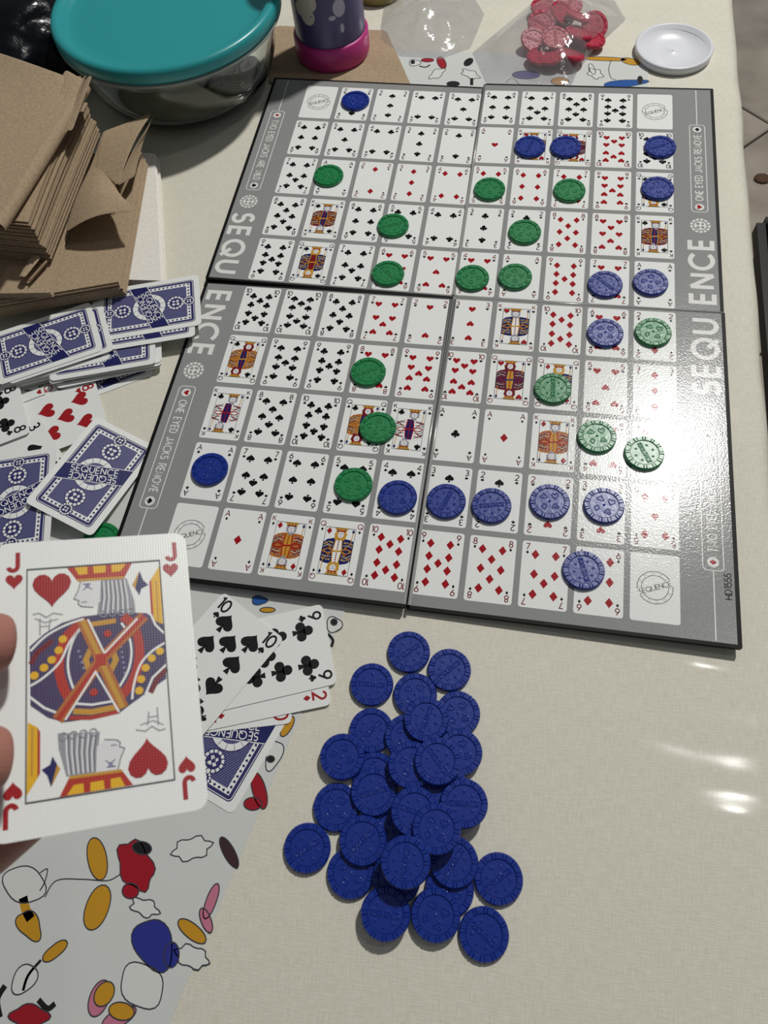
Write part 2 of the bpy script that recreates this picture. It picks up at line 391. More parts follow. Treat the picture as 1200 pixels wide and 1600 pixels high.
# ------------------------------------------------------------------ the chips
CR, CT = 0.425, 0.085
def seg_dist(P, segs):
    d = np.full(len(P), 9.0)
    for a, b in segs:
        a = np.array(a); b = np.array(b); ab = b - a; t = np.clip(((P - a) @ ab) / (ab @ ab + 1e-12), 0, 1)
        d = np.minimum(d, np.linalg.norm(P - (a + t[:, None] * ab), axis=1))
    return d
def chip_mesh(name, kind, mat):
    na, rad = 200, np.concatenate([np.linspace(0.03, .70, 44), np.linspace(.715, 1.0, 16)])
    P = [(0, 0)] + [(r * math.cos(2 * math.pi * k / na), r * math.sin(2 * math.pi * k / na)) for r in rad for k in range(na)]
    P = np.array(P); rr = np.linalg.norm(P, axis=1); th = np.degrees(np.arctan2(P[:, 1], P[:, 0])) % 360
    Z = np.zeros(len(P)); rim = rr > .765
    Z[rim] = .014; Z[(rr > .725) & (rr <= .765)] = -.010
    per = th % 30
    Z[rim & ((per < 1.9) | ((per > 9.5) & (per < 11.4)))] = .0
    Z[rim & (per >= 1.9) & (per <= 9.5)] = .019
    Z[rr > .985] -= .016
    segs = []
    def shape(pts, cl=True): segs.extend([(pts[i], pts[(i + 1) % len(pts)]) for i in range(len(pts) if cl else len(pts) - 1)])
    if kind == 'suits':
        for k, sh in enumerate((HEART, SPADE, DIAM, None)):
            t = R_(45 + 90 * k); cx, cy = .4 * math.cos(t), .4 * math.sin(t)
            if sh is not None: shape([(cx + x * .34, cy + y * .34) for x, y in sh])
            else:
                for q in ((0, .08), (-.08, -.05), (.08, -.05)): shape(circ(cx + q[0], cy + q[1], .07, 10))
        shape(circ(0, 0, .03, 6)); wd = .024
    else:
        x = -.62
        for c in 'SEQUENCE':
            w_, st = GL[c]
            for p in st: shape([(x + a * .165, -.1 + b * .2) for a, b in p], False)
            x += w_ * .165 + .052
        for t in (40, 90, 140, 220, 270, 320): shape(circ(.48 * math.cos(R_(t)), .48 * math.sin(R_(t)), .035, 8))
        wd = .022
    inner = rr < .7
    d = seg_dist(P[inner], segs); zi = Z[inner]; zi += .013 * np.clip(1.6 - d / wd, 0, 1); Z[inner] = zi
    vs = [(x * CR, y * CR, z) for (x, y), z in zip(P, Z)]
    fs = [(0, 1 + k, 1 + (k + 1) % na) for k in range(na)]
    for i in range(len(rad) - 1):
        b0 = 1 + i * na; b1 = b0 + na
        fs += [(b0 + k, b1 + k, b1 + (k + 1) % na, b0 + (k + 1) % na) for k in range(na)]
    last = 1 + (len(rad) - 1) * na
    for (r, z) in ((1.03, -.022), (1.035, -.05), (1.02, -.07), (.98, -CT)):
        b = len(vs); vs += [(r * CR * math.cos(2 * math.pi * k / na), r * CR * math.sin(2 * math.pi * k / na), z) for k in range(na)]
        fs += [(last + k, b + k, b + (k + 1) % na, last + (k + 1) % na) for k in range(na)]; last = b
    fs.append(tuple(range(last, last + na))[::-1])
    return mesh_from(name, vs, fs, [mat], smooth=False)
def chip_mat(name, col):
    m, nt, bs = base_mat(name); bs.inputs['Base Color'].default_value = srgb(*col); bs.inputs['Roughness'].default_value = .33
    bump(nt, bs, 'noise', 260, .25, .0006); return m
MB, MG, MR = chip_mat('blue_plastic', (16, 46, 136)), chip_mat('green_plastic', (24, 124, 70)), chip_mat('red_plastic', (178, 40, 66))
CHIP = {(c, k): chip_mesh(c + '_chip_' + k, k, m) for c, m in (('blue', MB), ('green', MG), ('red', MR)) for k in ('suits', 'text')}
def put_chip(color, kind, pos, rot, label, group, tilt=(0, 0)):
    """pos: centre of the top face, in units"""
    M = Matrix.Translation(V(pos)) @ Euler((tilt[0], tilt[1], 0)).to_matrix().to_4x4() @ Matrix.Rotation(rot, 4, 'Z')
    o = link(color + '_chip', CHIP[(color, kind)], None, M); tag(o, label, 'chip', group); return o

# ------------------------------------------------------------------ setting: floor, table, cloth
def box_mesh(name, x0, y0, z0, x1, y1, z1, mat, bev=0.0):
    bm = bmesh.new(); bmesh.ops.create_cube(bm, size=1)
    for v in bm.verts: v.co = Vector(((x0 + x1) / 2 + v.co.x * (x1 - x0), (y0 + y1) / 2 + v.co.y * (y1 - y0), (z0 + z1) / 2 + v.co.z * (z1 - z0))) * S
    if bev: bmesh.ops.bevel(bm, geom=bm.edges[:], offset=bev * S, segments=2, affect='EDGES', clamp_overlap=True)
    me = bpy.data.meshes.new(name); bm.to_mesh(me); bm.free(); me.materials.append(mat); return me
FZ = -25.0
grout = plain('grout', (84, 76, 68), .9)
fl = link('floor', box_mesh('floor', -60, -50, FZ - 1.2, 80, 90, FZ - .25, grout)); tag(fl, kind='structure')
tm, nt, bs = base_mat('floor_tile'); bs.inputs['Roughness'].default_value = .35
tc = N(nt, 'ShaderNodeTexCoord'); nz = N(nt, 'ShaderNodeTexNoise'); nz.inputs['Scale'].default_value = 7; nz.inputs['Detail'].default_value = 6
cr = N(nt, 'ShaderNodeValToRGB'); cr.color_ramp.elements[0].position = .35; cr.color_ramp.elements[1].position = .7
cr.color_ramp.elements[0].color = srgb(158, 148, 136); cr.color_ramp.elements[1].color = srgb(196, 186, 172)
nt.links.new(tc.outputs['Object'], nz.inputs['Vector']); nt.links.new(nz.outputs[0], cr.inputs[0]); nt.links.new(cr.outputs[0], bs.inputs['Base Color'])
ts = 13.5; tile = box_mesh('tile', -ts / 2 + .09, -ts / 2 + .09, -.25, ts / 2 - .09, ts / 2 - .09, 0, tm, .05)
fa = R_(47); fc = np.array([20.3, 42.5])
for i in range(-6, 4):
    for j in range(-6, 4):
        x = fc[0] + (i + .5) * ts * math.cos(fa) - (j + .5) * ts * math.sin(fa); y = fc[1] + (i + .5) * ts * math.sin(fa) + (j + .5) * ts * math.cos(fa)
        if -22 < x < 62 and -28 < y < 78:
            link('tile', tile, fl, Matrix.Translation(V((x, y, FZ))) @ Matrix.Rotation(fa, 4, 'Z'))
# the table
wood = plain('table_wood', (92, 66, 46), .5)
tb = empty('table', (0, -3, FZ)); tag(tb, 'dining table under the cream cloth', 'table')
link('tabletop', box_mesh('tabletop', -21, -24, 24.0, 7.45, 24, 24.88, wood, .05), tb)
for x in (-19.5, 6.0):
    for y in (-22, 22): link('leg', box_mesh('leg', x - .7, y - .7, 0, x + .7, y + .7, 24.0, wood, .06), tb)
# the cloth: cream linen under a clear film, draped over the right-hand edge
cm, nt, bs = base_mat('linen_under_film')
tc = N(nt, 'ShaderNodeTexCoord'); hs = []
for sx, sy in ((1400, 130), (130, 1400)):
    mp = N(nt, 'ShaderNodeMapping'); mp.inputs['Scale'].default_value = (sx, sy, 200); nt.links.new(tc.outputs['Object'], mp.inputs[0])
    n_ = N(nt, 'ShaderNodeTexNoise'); n_.inputs['Scale'].default_value = 1.0; n_.inputs['Detail'].default_value = 1; nt.links.new(mp.outputs[0], n_.inputs['Vector']); hs.append(n_)
ad = N(nt, 'ShaderNodeMath', operation='ADD'); nt.links.new(hs[0].outputs[0], ad.inputs[0]); nt.links.new(hs[1].outputs[0], ad.inputs[1])
cr = N(nt, 'ShaderNodeValToRGB'); cr.color_ramp.elements[0].position = .36; cr.color_ramp.elements[1].position = .66
cr.color_ramp.elements[0].color = srgb(212, 208, 192); cr.color_ramp.elements[1].color = srgb(226, 223, 208)
hf = N(nt, 'ShaderNodeMath', operation='MULTIPLY'); hf.inputs[1].default_value = .5; nt.links.new(ad.outputs[0], hf.inputs[0]); nt.links.new(hf.outputs[0], cr.inputs[0])
vo = N(nt, 'ShaderNodeTexVoronoi'); vo.inputs['Scale'].default_value = 22; nt.links.new(tc.outputs['Object'], vo.inputs['Vector'])
sp = N(nt, 'ShaderNodeValToRGB'); sp.color_ramp.elements[0].position = .018; sp.color_ramp.elements[0].color = (.35, .33, .3, 1); sp.color_ramp.elements[1].position = .032; sp.color_ramp.elements[1].color = (1, 1, 1, 1)
nt.links.new(vo.outputs['Distance'], sp.inputs[0])
mx = N(nt, 'ShaderNodeMixRGB', blend_type='MULTIPLY'); mx.inputs[0].default_value = .8; nt.links.new(cr.outputs[0], mx.inputs[1]); nt.links.new(sp.outputs[0], mx.inputs[2]); nt.links.new(mx.outputs[0], bs.inputs['Base Color'])
bs.inputs['Roughness'].default_value = .75; bs.inputs['Coat Weight'].default_value = .6; bs.inputs['Coat Roughness'].default_value = .10
b1 = bump(nt, bs, 'noise', 13, .55, .012, target='Coat Normal', stretch=(.6, 1.5, 1), detail=1)
b2 = N(nt, 'ShaderNodeBump'); b2.inputs['Strength'].default_value = .25; b2.inputs['Distance'].default_value = .0004; nt.links.new(ad.outputs[0], b2.inputs['Height']); nt.links.new(b2.outputs[0], bs.inputs['Normal'])
prof = [(-21.6, -7), (-21.5, -3), (-21.4, -.3), (-21.2, -.06), (-21, 0)] + [(x, 0) for x in np.linspace(-19, 6, 14)] + [(7.0, 0), (7.35, -.005), (7.5, -.03), (7.62, -.09), (7.72, -.2), (7.78, -.36), (7.83, -.7), (7.9, -1.5), (8.0, -3.2), (8.15, -6), (8.3, -8.5)]
ys = np.linspace(-24.3, 24.3, 160); vs = []; fs = []
for y in ys:
    for x, z in prof:
        k = max(0.0, min(1.0, -z / 4)); vs.append((x + (.18 * math.sin(y * .9) + .1 * math.sin(y * 2.3 + 1)) * k * (1 if x > 0 else -1) + .018 * math.sin(y * 1.7) * (1 if x > 7.2 else 0), y, z))
n = len(prof)
for j in range(len(ys) - 1):
    for i in range(n - 1): fs.append((j * n + i, j * n + i + 1, (j + 1) * n + i + 1, (j + 1) * n + i))
cl = link('tablecloth', mesh_from('tablecloth', vs, fs, [cm], smooth=True))
sol = cl.modifiers.new('thick', 'SOLIDIFY'); sol.thickness = .0006; sol.offset = -1
tag(cl, 'cream linen tablecloth under clear glossy film covering the table', 'tablecloth')
# the dark chair standing beyond the right-hand table edge
blk = plain('black_leather', (16, 16, 18), .5)
chx, chy = at(1187, 326, -9)[:2]
ch = empty('chair', (chx + 6, chy - 6.5, FZ)); tag(ch, 'black chair beside the right-hand edge of the table', 'chair')
link('seat', box_mesh('seat', -6, -6.5, 14.6, 7, 6.5, 16, blk, .4), ch)
for x in (-5, 6):
    for y in (-5.5, 5.5): link('leg', box_mesh('leg', x - .5, y - .5, 0, x + .5, y + .5, 14.6, blk, .1), ch)
link('backrest', box_mesh('backrest', 6.0, -6, 16, 7.0, 6, 30, blk, .3), ch)
p = at(1190, 281, FZ)
bm = bmesh.new(); bmesh.ops.create_icosphere(bm, subdivisions=2, radius=.5 * S)
for v in bm.verts: v.co.z *= .3; v.co.x *= 1.2
me = bpy.data.meshes.new('crumb'); bm.to_mesh(me); bm.free(); me.materials.append(plain('brown', (92, 66, 48), .8))
o = link('dried_leaf_scrap', me, None, Matrix.Translation(V((p[0], p[1], FZ + .15)))); tag(o, 'small brown scrap lying on the tiled floor', 'scrap')

# ------------------------------------------------------------------ the two printed plastic mats
film = plain('mat_plastic', (212, 215, 211), .28); film.node_tree.nodes['Principled BSDF'].inputs['Coat Weight'].default_value = .3
def place_mat(name, corners, label, draw):
    q = [np.array(c) for c in corners]; vs = [(x, y, 0.004) for x, y in q] + [(x, y, .018) for x, y in q]
    fs = [(3, 2, 1, 0), (4, 5, 6, 7)] + [(i, (i + 1) % 4, 4 + (i + 1) % 4, 4 + i) for i in range(4)]
    a = Art('mat'); draw(a); b = len(vs); vs += [(x, y, .018 + z * .8) for x, y, z in a.v]
    mats = [film] + [ink('mat', c) for c in a.mats]
    me = mesh_from(name, vs, fs + [tuple(b + i for i in f) for f in a.f], mats, [0] * len(fs) + [1 + k for k in a.m])
    tag(link(name, me), label, 'placemat')
def mp_(pts): return [tuple(at(x, y, .02)[:2]) for x, y in pts]
def blob(a, c, col, rx, ry, ang=0, n=26, lob=0, k=.12, L=2):
    """an outlined rounded motif; rx, ry in photograph pixels, drawn where it lies on the mat"""
    pts = []
    for i in range(n):
        t = 2 * math.pi * i / n; r = 1 + (k * math.cos(lob * t) if lob else 0)
        x, y = rx * r * math.cos(t), ry * r * math.sin(t); c_, s_ = math.cos(R_(ang)), math.sin(R_(ang))
        pts.append((c[0] + x * c_ - y * s_, c[1] + x * s_ + y * c_))
    q = mp_(pts); a.poly(q, col, L); a.stroke(q, .022, 'line', L + 2, closed=True)
def curve(a, pts, wd=.022, col='line', L=2):
    p = np.array(pts, float); out = []
    for i in range(len(p) - 1):
        p0, p1, p2, p3 = p[max(i - 1, 0)], p[i], p[i + 1], p[min(i + 2, len(p) - 1)]
        for t in np.linspace(0, 1, 6)[:-1]:
            out.append(.5 * ((2 * p1) + (-p0 + p2) * t + (2 * p0 - 5 * p1 + 4 * p2 - p3) * t * t + (-p0 + 3 * p1 - 3 * p2 + p3) * t ** 3))
    out.append(p[-1]); a.stroke(mp_([tuple(o) for o in out]), wd, col, L)
PAL.update({'amber': (198, 146, 38), 'rose': (196, 120, 142), 'royal': (44, 52, 138), 'scarlet': (158, 24, 38), 'ink': (30, 28, 30), 'paper': (218, 220, 216), 'azure': (34, 86, 160), 'umber': (64, 44, 46)})
def near_print(a):
    blob(a, (212, 1352), 'scarlet', 40, 26, 70, lob=5); blob(a, (222, 1325), 'ink', 15, 10, 10, L=4); blob(a, (204, 1392), 'scarlet', 13, 12, 0, L=4)
    blob(a, (152, 1342), 'amber', 30, 17, 80, lob=2); blob(a, (152, 1418), 'amber', 33, 20, 110, lob=2)
    curve(a, [(70, 1402), (88, 1376), (130, 1374), (168, 1376), (188, 1366)])
    blob(a, (300, 1326), 'paper', 30, 17, -15, lob=6, k=.16)
    blob(a, (358, 1332), 'umber', 27, 9, 62)
    blob(a, (240, 1476), 'royal', 42, 30, 70, lob=3, k=.1); blob(a, (268, 1492), 'royal', 20, 12, 95, L=4)
    blob(a, (222, 1540), 'paper', 38, 32, 60, lob=4, k=.06); blob(a, (226, 1418), 'paper', 22, 13, 20, lob=5, k=.2)
    blob(a, (300, 1455), 'amber', 24, 13, 40, lob=2); blob(a, (330, 1408), 'rose', 26, 9, 110, lob=2); blob(a, (322, 1438), 'rose', 18, 9, 70, lob=2, L=4)
    blob(a, (300, 1495), 'paper', 26, 17, 20, lob=6, k=.14); blob(a, (155, 1560), 'rose', 30, 15, 110); blob(a, (163, 1553), 'amber', 21, 14, 120, L=5)
    blob(a, (186, 1590), 'rose', 30, 13, -30); blob(a, (190, 1580), 'amber', 20, 14, 10, L=5)
    blob(a, (38, 1382), 'paper', 34, 28, 20, lob=4, k=.05); curve(a, [(62, 1364), (74, 1358), (70, 1378), (62, 1392)])
    curve(a, [(36, 1402), (40, 1420), (48, 1436)], .16, 'amber'); blob(a, (46, 1446), 'amber', 25, 17, 60, lob=3, k=.14)
    blob(a, (86, 1486), 'amber', 20, 11, -40, lob=2, k=.2); curve(a, [(64, 1500), (44, 1524), (36, 1548)], .05, 'ink'); blob(a, (38, 1530), 'paper', 26, 17, 125, lob=3, k=.08)
    blob(a, (46, 1588), 'scarlet', 30, 18, 0, lob=4); curve(a, [(60, 1562), (74, 1576), (86, 1568)], .09, 'ink'); curve(a, [(8, 1540), (-4, 1562), (0, 1590)], .1, 'ink')
    blob(a, (405, 1235), 'scarlet', 26, 12, 75, lob=2); blob(a, (395, 1256), 'scarlet', 14, 10, 0, L=4); blob(a, (428, 1180), 'paper', 24, 12, 110, lob=3); blob(a, (423, 1186), 'ink', 6, 5, 0, L=5)
    blob(a, (449, 1135), 'amber', 16, 8, -60, lob=2); blob(a, (405, 938), 'azure', 12, 7, 0, lob=3); blob(a, (418, 953), 'amber', 12, 4, 0)
    blob(a, (522, 976), 'paper', 12, 12, 0, lob=3); blob(a, (522, 972), 'ink', 5, 5, 0, L=5); curve(a, [(512, 990), (520, 1000), (518, 1010)], .06, 'ink')
def far_print(a):
    blob(a, (945, 92), 'amber', 30, 3.5, 2, lob=2); blob(a, (985, 96), 'amber', 15, 5, 12); curve(a, [(955, 94), (951, 108), (955, 122), (963, 124)])
    blob(a, (930, 115), 'paper', 12, 7, 20, lob=5, k=.2); blob(a, (925, 108), 'paper', 4, 9, -25, L=4); blob(a, (975, 131), 'azure', 35, 6, -6, lob=3); blob(a, (1000, 125), 'ink', 4, 6, 0, L=5)
    blob(a, (822, 117), 'royal', 20, 7, 0, lob=2, k=.08); blob(a, (875, 127), 'amber', 14, 6, 0); curve(a, [(790, 130), (800, 122), (812, 132)])
    blob(a, (735, 116), 'paper', 14, 6, 20, lob=5, k=.2); curve(a, [(737, 122), (737, 133)], .1, 'ink'); blob(a, (732, 97), 'ink', 8, 5, -35); blob(a, (708, 131), 'ink', 10, 4, 0)
    blob(a, (690, 98), 'scarlet', 9, 7, 60, lob=2); blob(a, (668, 94), 'scarlet', 10, 3, 0); blob(a, (683, 115), 'paper', 13, 6, -30, lob=4, k=.18); blob(a, (648, 98), 'paper', 9, 5, 0, lob=3); blob(a, (645, 97), 'ink', 3, 3, 0, L=5)
    curve(a, [(655, 103), (665, 105), (672, 101)], .05, 'ink')
d = np.array([-1.23 + 2.92, -8.6 + 16.48]); d /= np.linalg.norm(d); pr_ = np.array([-d[1], d[0]]); A0 = at(545, 940)[:2]; A1 = at(265, 1600)[:2]
d = (A0 - A1) / np.linalg.norm(A0 - A1); pr_ = np.array([-d[1], d[0]]); c0 = A0 + d * 1.1; c1 = A1 - d * 3
place_mat('placemat', [tuple(c1), tuple(c0), tuple(c0 + pr_ * 9.5), tuple(c1 + pr_ * 9.5)], 'white plastic placemat with a colourful doodle print under the held card', near_print)
m3 = at(1012, 91)[:2]
place_mat('placemat', [(m3[0], 3.0), (m3[0] + .02, m3[1]), (-4.2, m3[1] - .02), (-4.2, 3.0)], 'white printed plastic placemat running under the far edge of the game board', far_print)

# ------------------------------------------------------------------ the game board
BZ = .165; THK = .10
PAN = {0: (0.0006, -0.0035, -0.0332, -0.0092, 0.0004), 1: (0.0049, 0.0036, -0.0307, 0.0149, 0.0139), 2: (-0.0009, -0.0154, 0.0297, 0.0125, -0.0096), 3: (-0.0046, 0.0153, 0.0341, 0.0178, 0.0056)}
def panel_fn(q, zo=0.0):
    dx, dy, dz, ax, ay = PAN[q]
    return lambda x, y, z: (x + dx, y + dy, BZ + dz + ax * x + ay * y + z + zo)
PX, PY, HH, GX, GY = 1.13021, 1.65900, 1.52089, -.01916, .04126
ROWS = ['FF 2S 3S 4S 5S 6S 7S 8S 9S FF', '6C 5C 4C 3C 2C AH KH QH 10H 10S', '7C AS 2D 3D 4D 5D 6D 7D 9H QS', '8C KS 6C 5C 4C 3C 2C 8D 8H KS', '9C QS 7C 6H 5H 4H AH 9D 7H AS',
        '10C 10S 8C 7H 2H 3H KH 10D 6H 2D', 'QC 9S 9C 8H 9H 10H QH QD 5H 3D', 'KC 8S 10C QC KC AC AD KD 4H 4D', 'AC 7S 6S 5S 4S 3S 2S 2H 3H 5D', 'FF AD KD QD 10D 9D 8D 7D 6D FF']
ROWS = [r.split() for r in ROWS]
board = empty('game_board'); tag(board, 'grey folding board game with rows of printed playing cards under the chips', 'board game')
edge = plain('board_edge', (8, 8, 9), .55); edge.node_tree.nodes['Principled BSDF'].inputs['Specular IOR Level'].default_value = .2
GREY = 'grey'
panels = []
for q in range(4):
    x0, x1 = ((-6.74, -.012), (.012, 6.74))[q % 2]; y0, y1 = ((.0, 8.60), (-8.60, -.0))[q // 2]
    gx0, gx1 = (x0 + .09, x1) if q % 2 == 0 else (x0, x1 - .09)
    gy0, gy1 = (y0 + (.07 if q == 0 else .012), y1 - .075) if q < 2 else (y0 + .075, y1 - (.075 if q == 2 else .012))
    f = panel_fn(q); o_ = rrect(x0, y0, x1, y1, .03, 2); n = len(o_)
    vs = [f(x, y, -THK) for x, y in o_] + [f(x, y, 0) for x, y in o_]
    fs = [tuple(range(n))[::-1], tuple(range(n, 2 * n))] + [(i, (i + 1) % n, n + (i + 1) % n, n + i) for i in range(n)]; ix = [0] * len(fs)
    b = len(vs); vs += [f(x, y, LZ) for x, y in ((gx0, gy0), (gx1, gy0), (gx1, gy1), (gx0, gy1))]; fs.append((b, b + 1, b + 2, b + 3)); ix.append(1)
    pn = link('board_panel', mesh_from('board_panel', vs, fs, [edge, ink('board', 'grey')], ix), board); panels.append(pn)
def board_card(r, c):
    q = (0 if r < 6 else 2) + (0 if c < 6 else 1)
    cx = (c - 5.5) * PX + (GX if c > 5 else -GX); cy = -(r - 5.5) * PY + (-GY if r > 5 else GY)
    k = ROWS[r - 1][c - 1]; a = Art('board'); a.poly(rrect(-.5, -HH / 2, .5, HH / 2, .06, 4), 'white', 1)
    if k == 'FF': corner_logo(a)
    else:
        rk = k[:-1]; rk = int(rk) if rk.isdigit() else rk
        if rk in ('K', 'Q'): court(a, rk, k[-1], HH)
        else: face_rank(a, rk, k[-1], HH, big={'D': .225, 'H': .19, 'S': .215, 'C': .205}[k[-1]], sw=.15, ih=.14)
    f = panel_fn(q, LZ)
    link('printed_card', a.mesh('printed_card', lambda x, y, z: f(cx + x, cy + y, z)), panels[q])
for r in range(1, 11):
    for c in range(1, 11): board_card(r, c)
def board_print(name, q, draw, rot180=False):
    a = Art('board'); draw(a)
    f = panel_fn(q, LZ); s_ = -1 if rot180 else 1
    link(name, a.mesh(name, lambda x, y, z: f(s_ * x, s_ * y, z)), panels[q])
CW90 = lambda x, y: aff(x, y, 1, -math.pi / 2)
def seq_half(word, yc):
    return lambda a: a.text(word, .66, .16, 'pale', 2, CW90(-6.27, yc), track=.17)
tw = lambda t: (sum(GW(c) for c in t) + .17 * (len(t) - 1)) * .66
def side(flip):
    ql, qh = (3, 1) if flip else (0, 2)       # panel holding the first half of the word, panel holding the second half
    tot = tw('SEQU') + tw('ENCE') + .17 * .66; y = 2.55; sc_ = 1.0
    board_print('lettering', ql, lambda a: a.text('SEQU', .56, .215, 'pale', 2, CW90(-6.24, 2.5), track=.40, align=0), flip)
    board_print('lettering', qh, lambda a: a.text('ENCE', .56, .215, 'pale', 2, CW90(-6.24, -2.47), track=.40, align=1), flip)
    def cap(txt, s1, s2, ya, yb):             # caption in a rounded frame between ya (top) and yb (bottom)
        def d(a):
            a.stroke(rrect(-6.45, yb, -6.03, ya, .09, 4), .022, 'pale', 2, closed=True)
            for yy, s_ in ((ya - .19, s1), (yb + .19, s2)):
                a.poly(circ(-6.24, yy, .12, 20), 'pale', 2); suit(a, s_, 0, 0, .15, L=3, T=CW90(-6.24, yy))
            a.text(txt, .19, .17, 'pale', 2, comp(CW90(-6.24, (ya + yb) / 2), aff(0, 0, 1, 0, .74, 1)), track=((ya - yb - .86) / .74 - sum(GW(c) for c in txt) * .19) / (len(txt) - 1) / .19)
            if yb > 0: a.stroke([(-6.24, 8.5), (-6.24, ya)], .026, 'pale', 2)
            else: a.stroke([(-6.24, yb), (-6.24, -8.5)], .026, 'pale', 2)
        return d
    board_print('caption', ql, cap('TWO EYED JACKS ARE WILD', 'D', 'C', 6.98, 3.48), flip)
    board_print('caption', qh, cap('ONE EYED JACKS REMOVE', 'H', 'S', -3.5, -6.97), flip)
    board_print('chip_emblem', ql, lambda a: chip_logo(a, -6.24, 3.0, .26, 'pale', None, 2, disc='pale'), flip)
    board_print('chip_emblem', qh, lambda a: chip_logo(a, -6.24, -3.0, .26, 'pale', None, 2, disc='pale'), flip)
side(False); side(True)
board_print('code_print', 3, lambda a: a.text('HD1555', .135, .15, 'black', 2, aff(6.52, -7.3, 1, math.pi / 2), track=.2))
# hinge strips along the folds
hm = plain('hinge_tape', (150, 150, 148), .18)
def ridge(name, p0, p1, r, par):
    p0, p1 = np.array(p0), np.array(p1); d = (p1 - p0) / np.linalg.norm(p1 - p0); sd = np.cross(d, [0, 0, 1.]); vs = []; fs = []
    for k in range(2):
        for i in range(7):
            t = math.pi * i / 6; vs.append((p0 if k == 0 else p1) + sd * r * math.cos(t) + np.array([0, 0, 1]) * r * .55 * math.sin(t))
    for i in range(6): fs.append((i, i + 1, 8 + i, 7 + i))
    fs.append(tuple(range(7))); fs.append(tuple(range(7, 14))[::-1])
    return link(name, mesh_from(name, vs, fs, [hm], smooth=True), par)
for q, yy in ((0, 1), (2, -1)):
    f = panel_fn(q); g = panel_fn(q + 1); za = max(f(0, yy * .1, 0)[2], g(0, yy * .1, 0)[2]); zb = max(f(0, yy * 8.5, 0)[2], g(0, yy * 8.5, 0)[2])
    for dx in ((0,) if q == 0 else (-.04, .07)): ridge('hinge_strip', (dx, yy * .1, za), (dx, yy * 8.55, zb), .035, board)
f = panel_fn(1); g = panel_fn(3)
ridge('hinge_strip', (.1, 0, max(f(.1, 0, 0)[2], g(.1, 0, 0)[2])), (6.7, 0, max(f(6.7, 0, 0)[2], g(6.7, 0, 0)[2])), .03, board)

# chips standing on the board: centre in the photograph, colour, face, turn
ONB = [('blue', 555, 156, 'suits', .3, 'blue chip on the two of spades in the top row'), ('blue', 828, 228, 'text', 1.2, 'blue chip on the king of hearts in the second row'),
       ('blue', 884, 228, 'suits', 2.0, 'blue chip on the queen of hearts in the second row'), ('blue', 1032, 228, 'text', .4, 'blue chip on the ten of spades at the right edge'),
       ('blue', 1028, 293, 'suits', 1.0, 'blue chip on the queen of spades at the right edge'), ('blue', 946, 443, 'text', 2.4, 'blue chip on the seven of hearts above the right fold'),
       ('blue', 1017, 440, 'suits', .7, 'blue chip on the ace of spades above the right fold'), ('blue', 946, 519, 'suits', 0.0, 'blue chip on the six of hearts just below the right fold'),
       ('blue', 327, 732, 'suits', .5, 'blue chip on the ace of clubs at the left edge'), ('blue', 621, 776, 'suits', .2, 'blue chip on the four of spades left of the middle fold'),
       ('blue', 697, 782, 'text', 1.2, 'blue chip on the three of spades right of the middle fold'), ('blue', 768, 789, 'text', .2, 'blue chip on the two of spades in the ninth row'),
       ('blue', 859, 783, 'suits', .1, 'blue chip on the two of hearts in the ninth row'), ('blue', 944, 789, 'suits', -.3, 'pale shining blue chip on the three of hearts beside the glare'),
       ('blue', 912, 890, 'text', -1.25, 'blue chip between the seven and six of diamonds in the bottom row'),
       ('green', 513, 273, 'suits', .3, 'green chip on the ace of spades near the upper left'), ('green', 765, 294, 'suits', 1.0, 'green chip on the five of diamonds in the third row'),
       ('green', 890, 296, 'suits', 2.0, 'green chip on the seven of diamonds in the third row'), ('green', 614, 351, 'text', .4, 'green chip on the five of clubs in the fourth row'),
       ('green', 820, 361, 'suits', 1.7, 'green chip on the two of clubs in the fourth row'), ('green', 606, 426, 'text', 2.4, 'green chip on the six of hearts above the fold'),
       ('green', 738, 433, 'suits', .7, 'green chip on the four of hearts above the fold'), ('green', 805, 431, 'suits', 0.9, 'green chip on the ace of hearts above the fold'),
       ('green', 1021, 518, 'suits', -.2, 'pale green chip on the two of diamonds at the right edge below the fold'), ('green', 575, 580, 'text', .5, 'green chip on the eight of hearts in the seventh row'),
       ('green', 864, 606, 'text', 1.6, 'green chip on the queen of diamonds in the seventh row'), ('green', 590, 667, 'suits', 2.2, 'green chip between the queen and king of clubs'),
       ('green', 933, 681, 'suits', 0.2, 'green chip on the four of hearts in the eighth row'), ('green', 1007, 707, 'text', -1.1, 'pale green chip in the lamp glare on the four of diamonds'),
       ('green', 552, 756, 'suits', .3, 'green chip on the five of spades in the ninth row')]
for col, px, py, kind, rot, lab in ONB:
    z = BZ + CT
    for _ in range(4):
        p = at(px, py, z); q = (0 if p[1] > 0 else 2) + (0 if p[0] < 0 else 1)
        rr_ = CR; zs = []
        f = panel_fn(q); z = f(p[0], p[1], 0)[2] + CT + .006
        if abs(p[0]) < CR: z = max(z, panel_fn(q ^ 1)(p[0], p[1], 0)[2] + CT + .006, f(p[0], p[1], 0)[2] + CT + .02)
    put_chip(col, kind, p, rot, lab, col + ' chips on the board', (PAN[q][4], -PAN[q][3]))

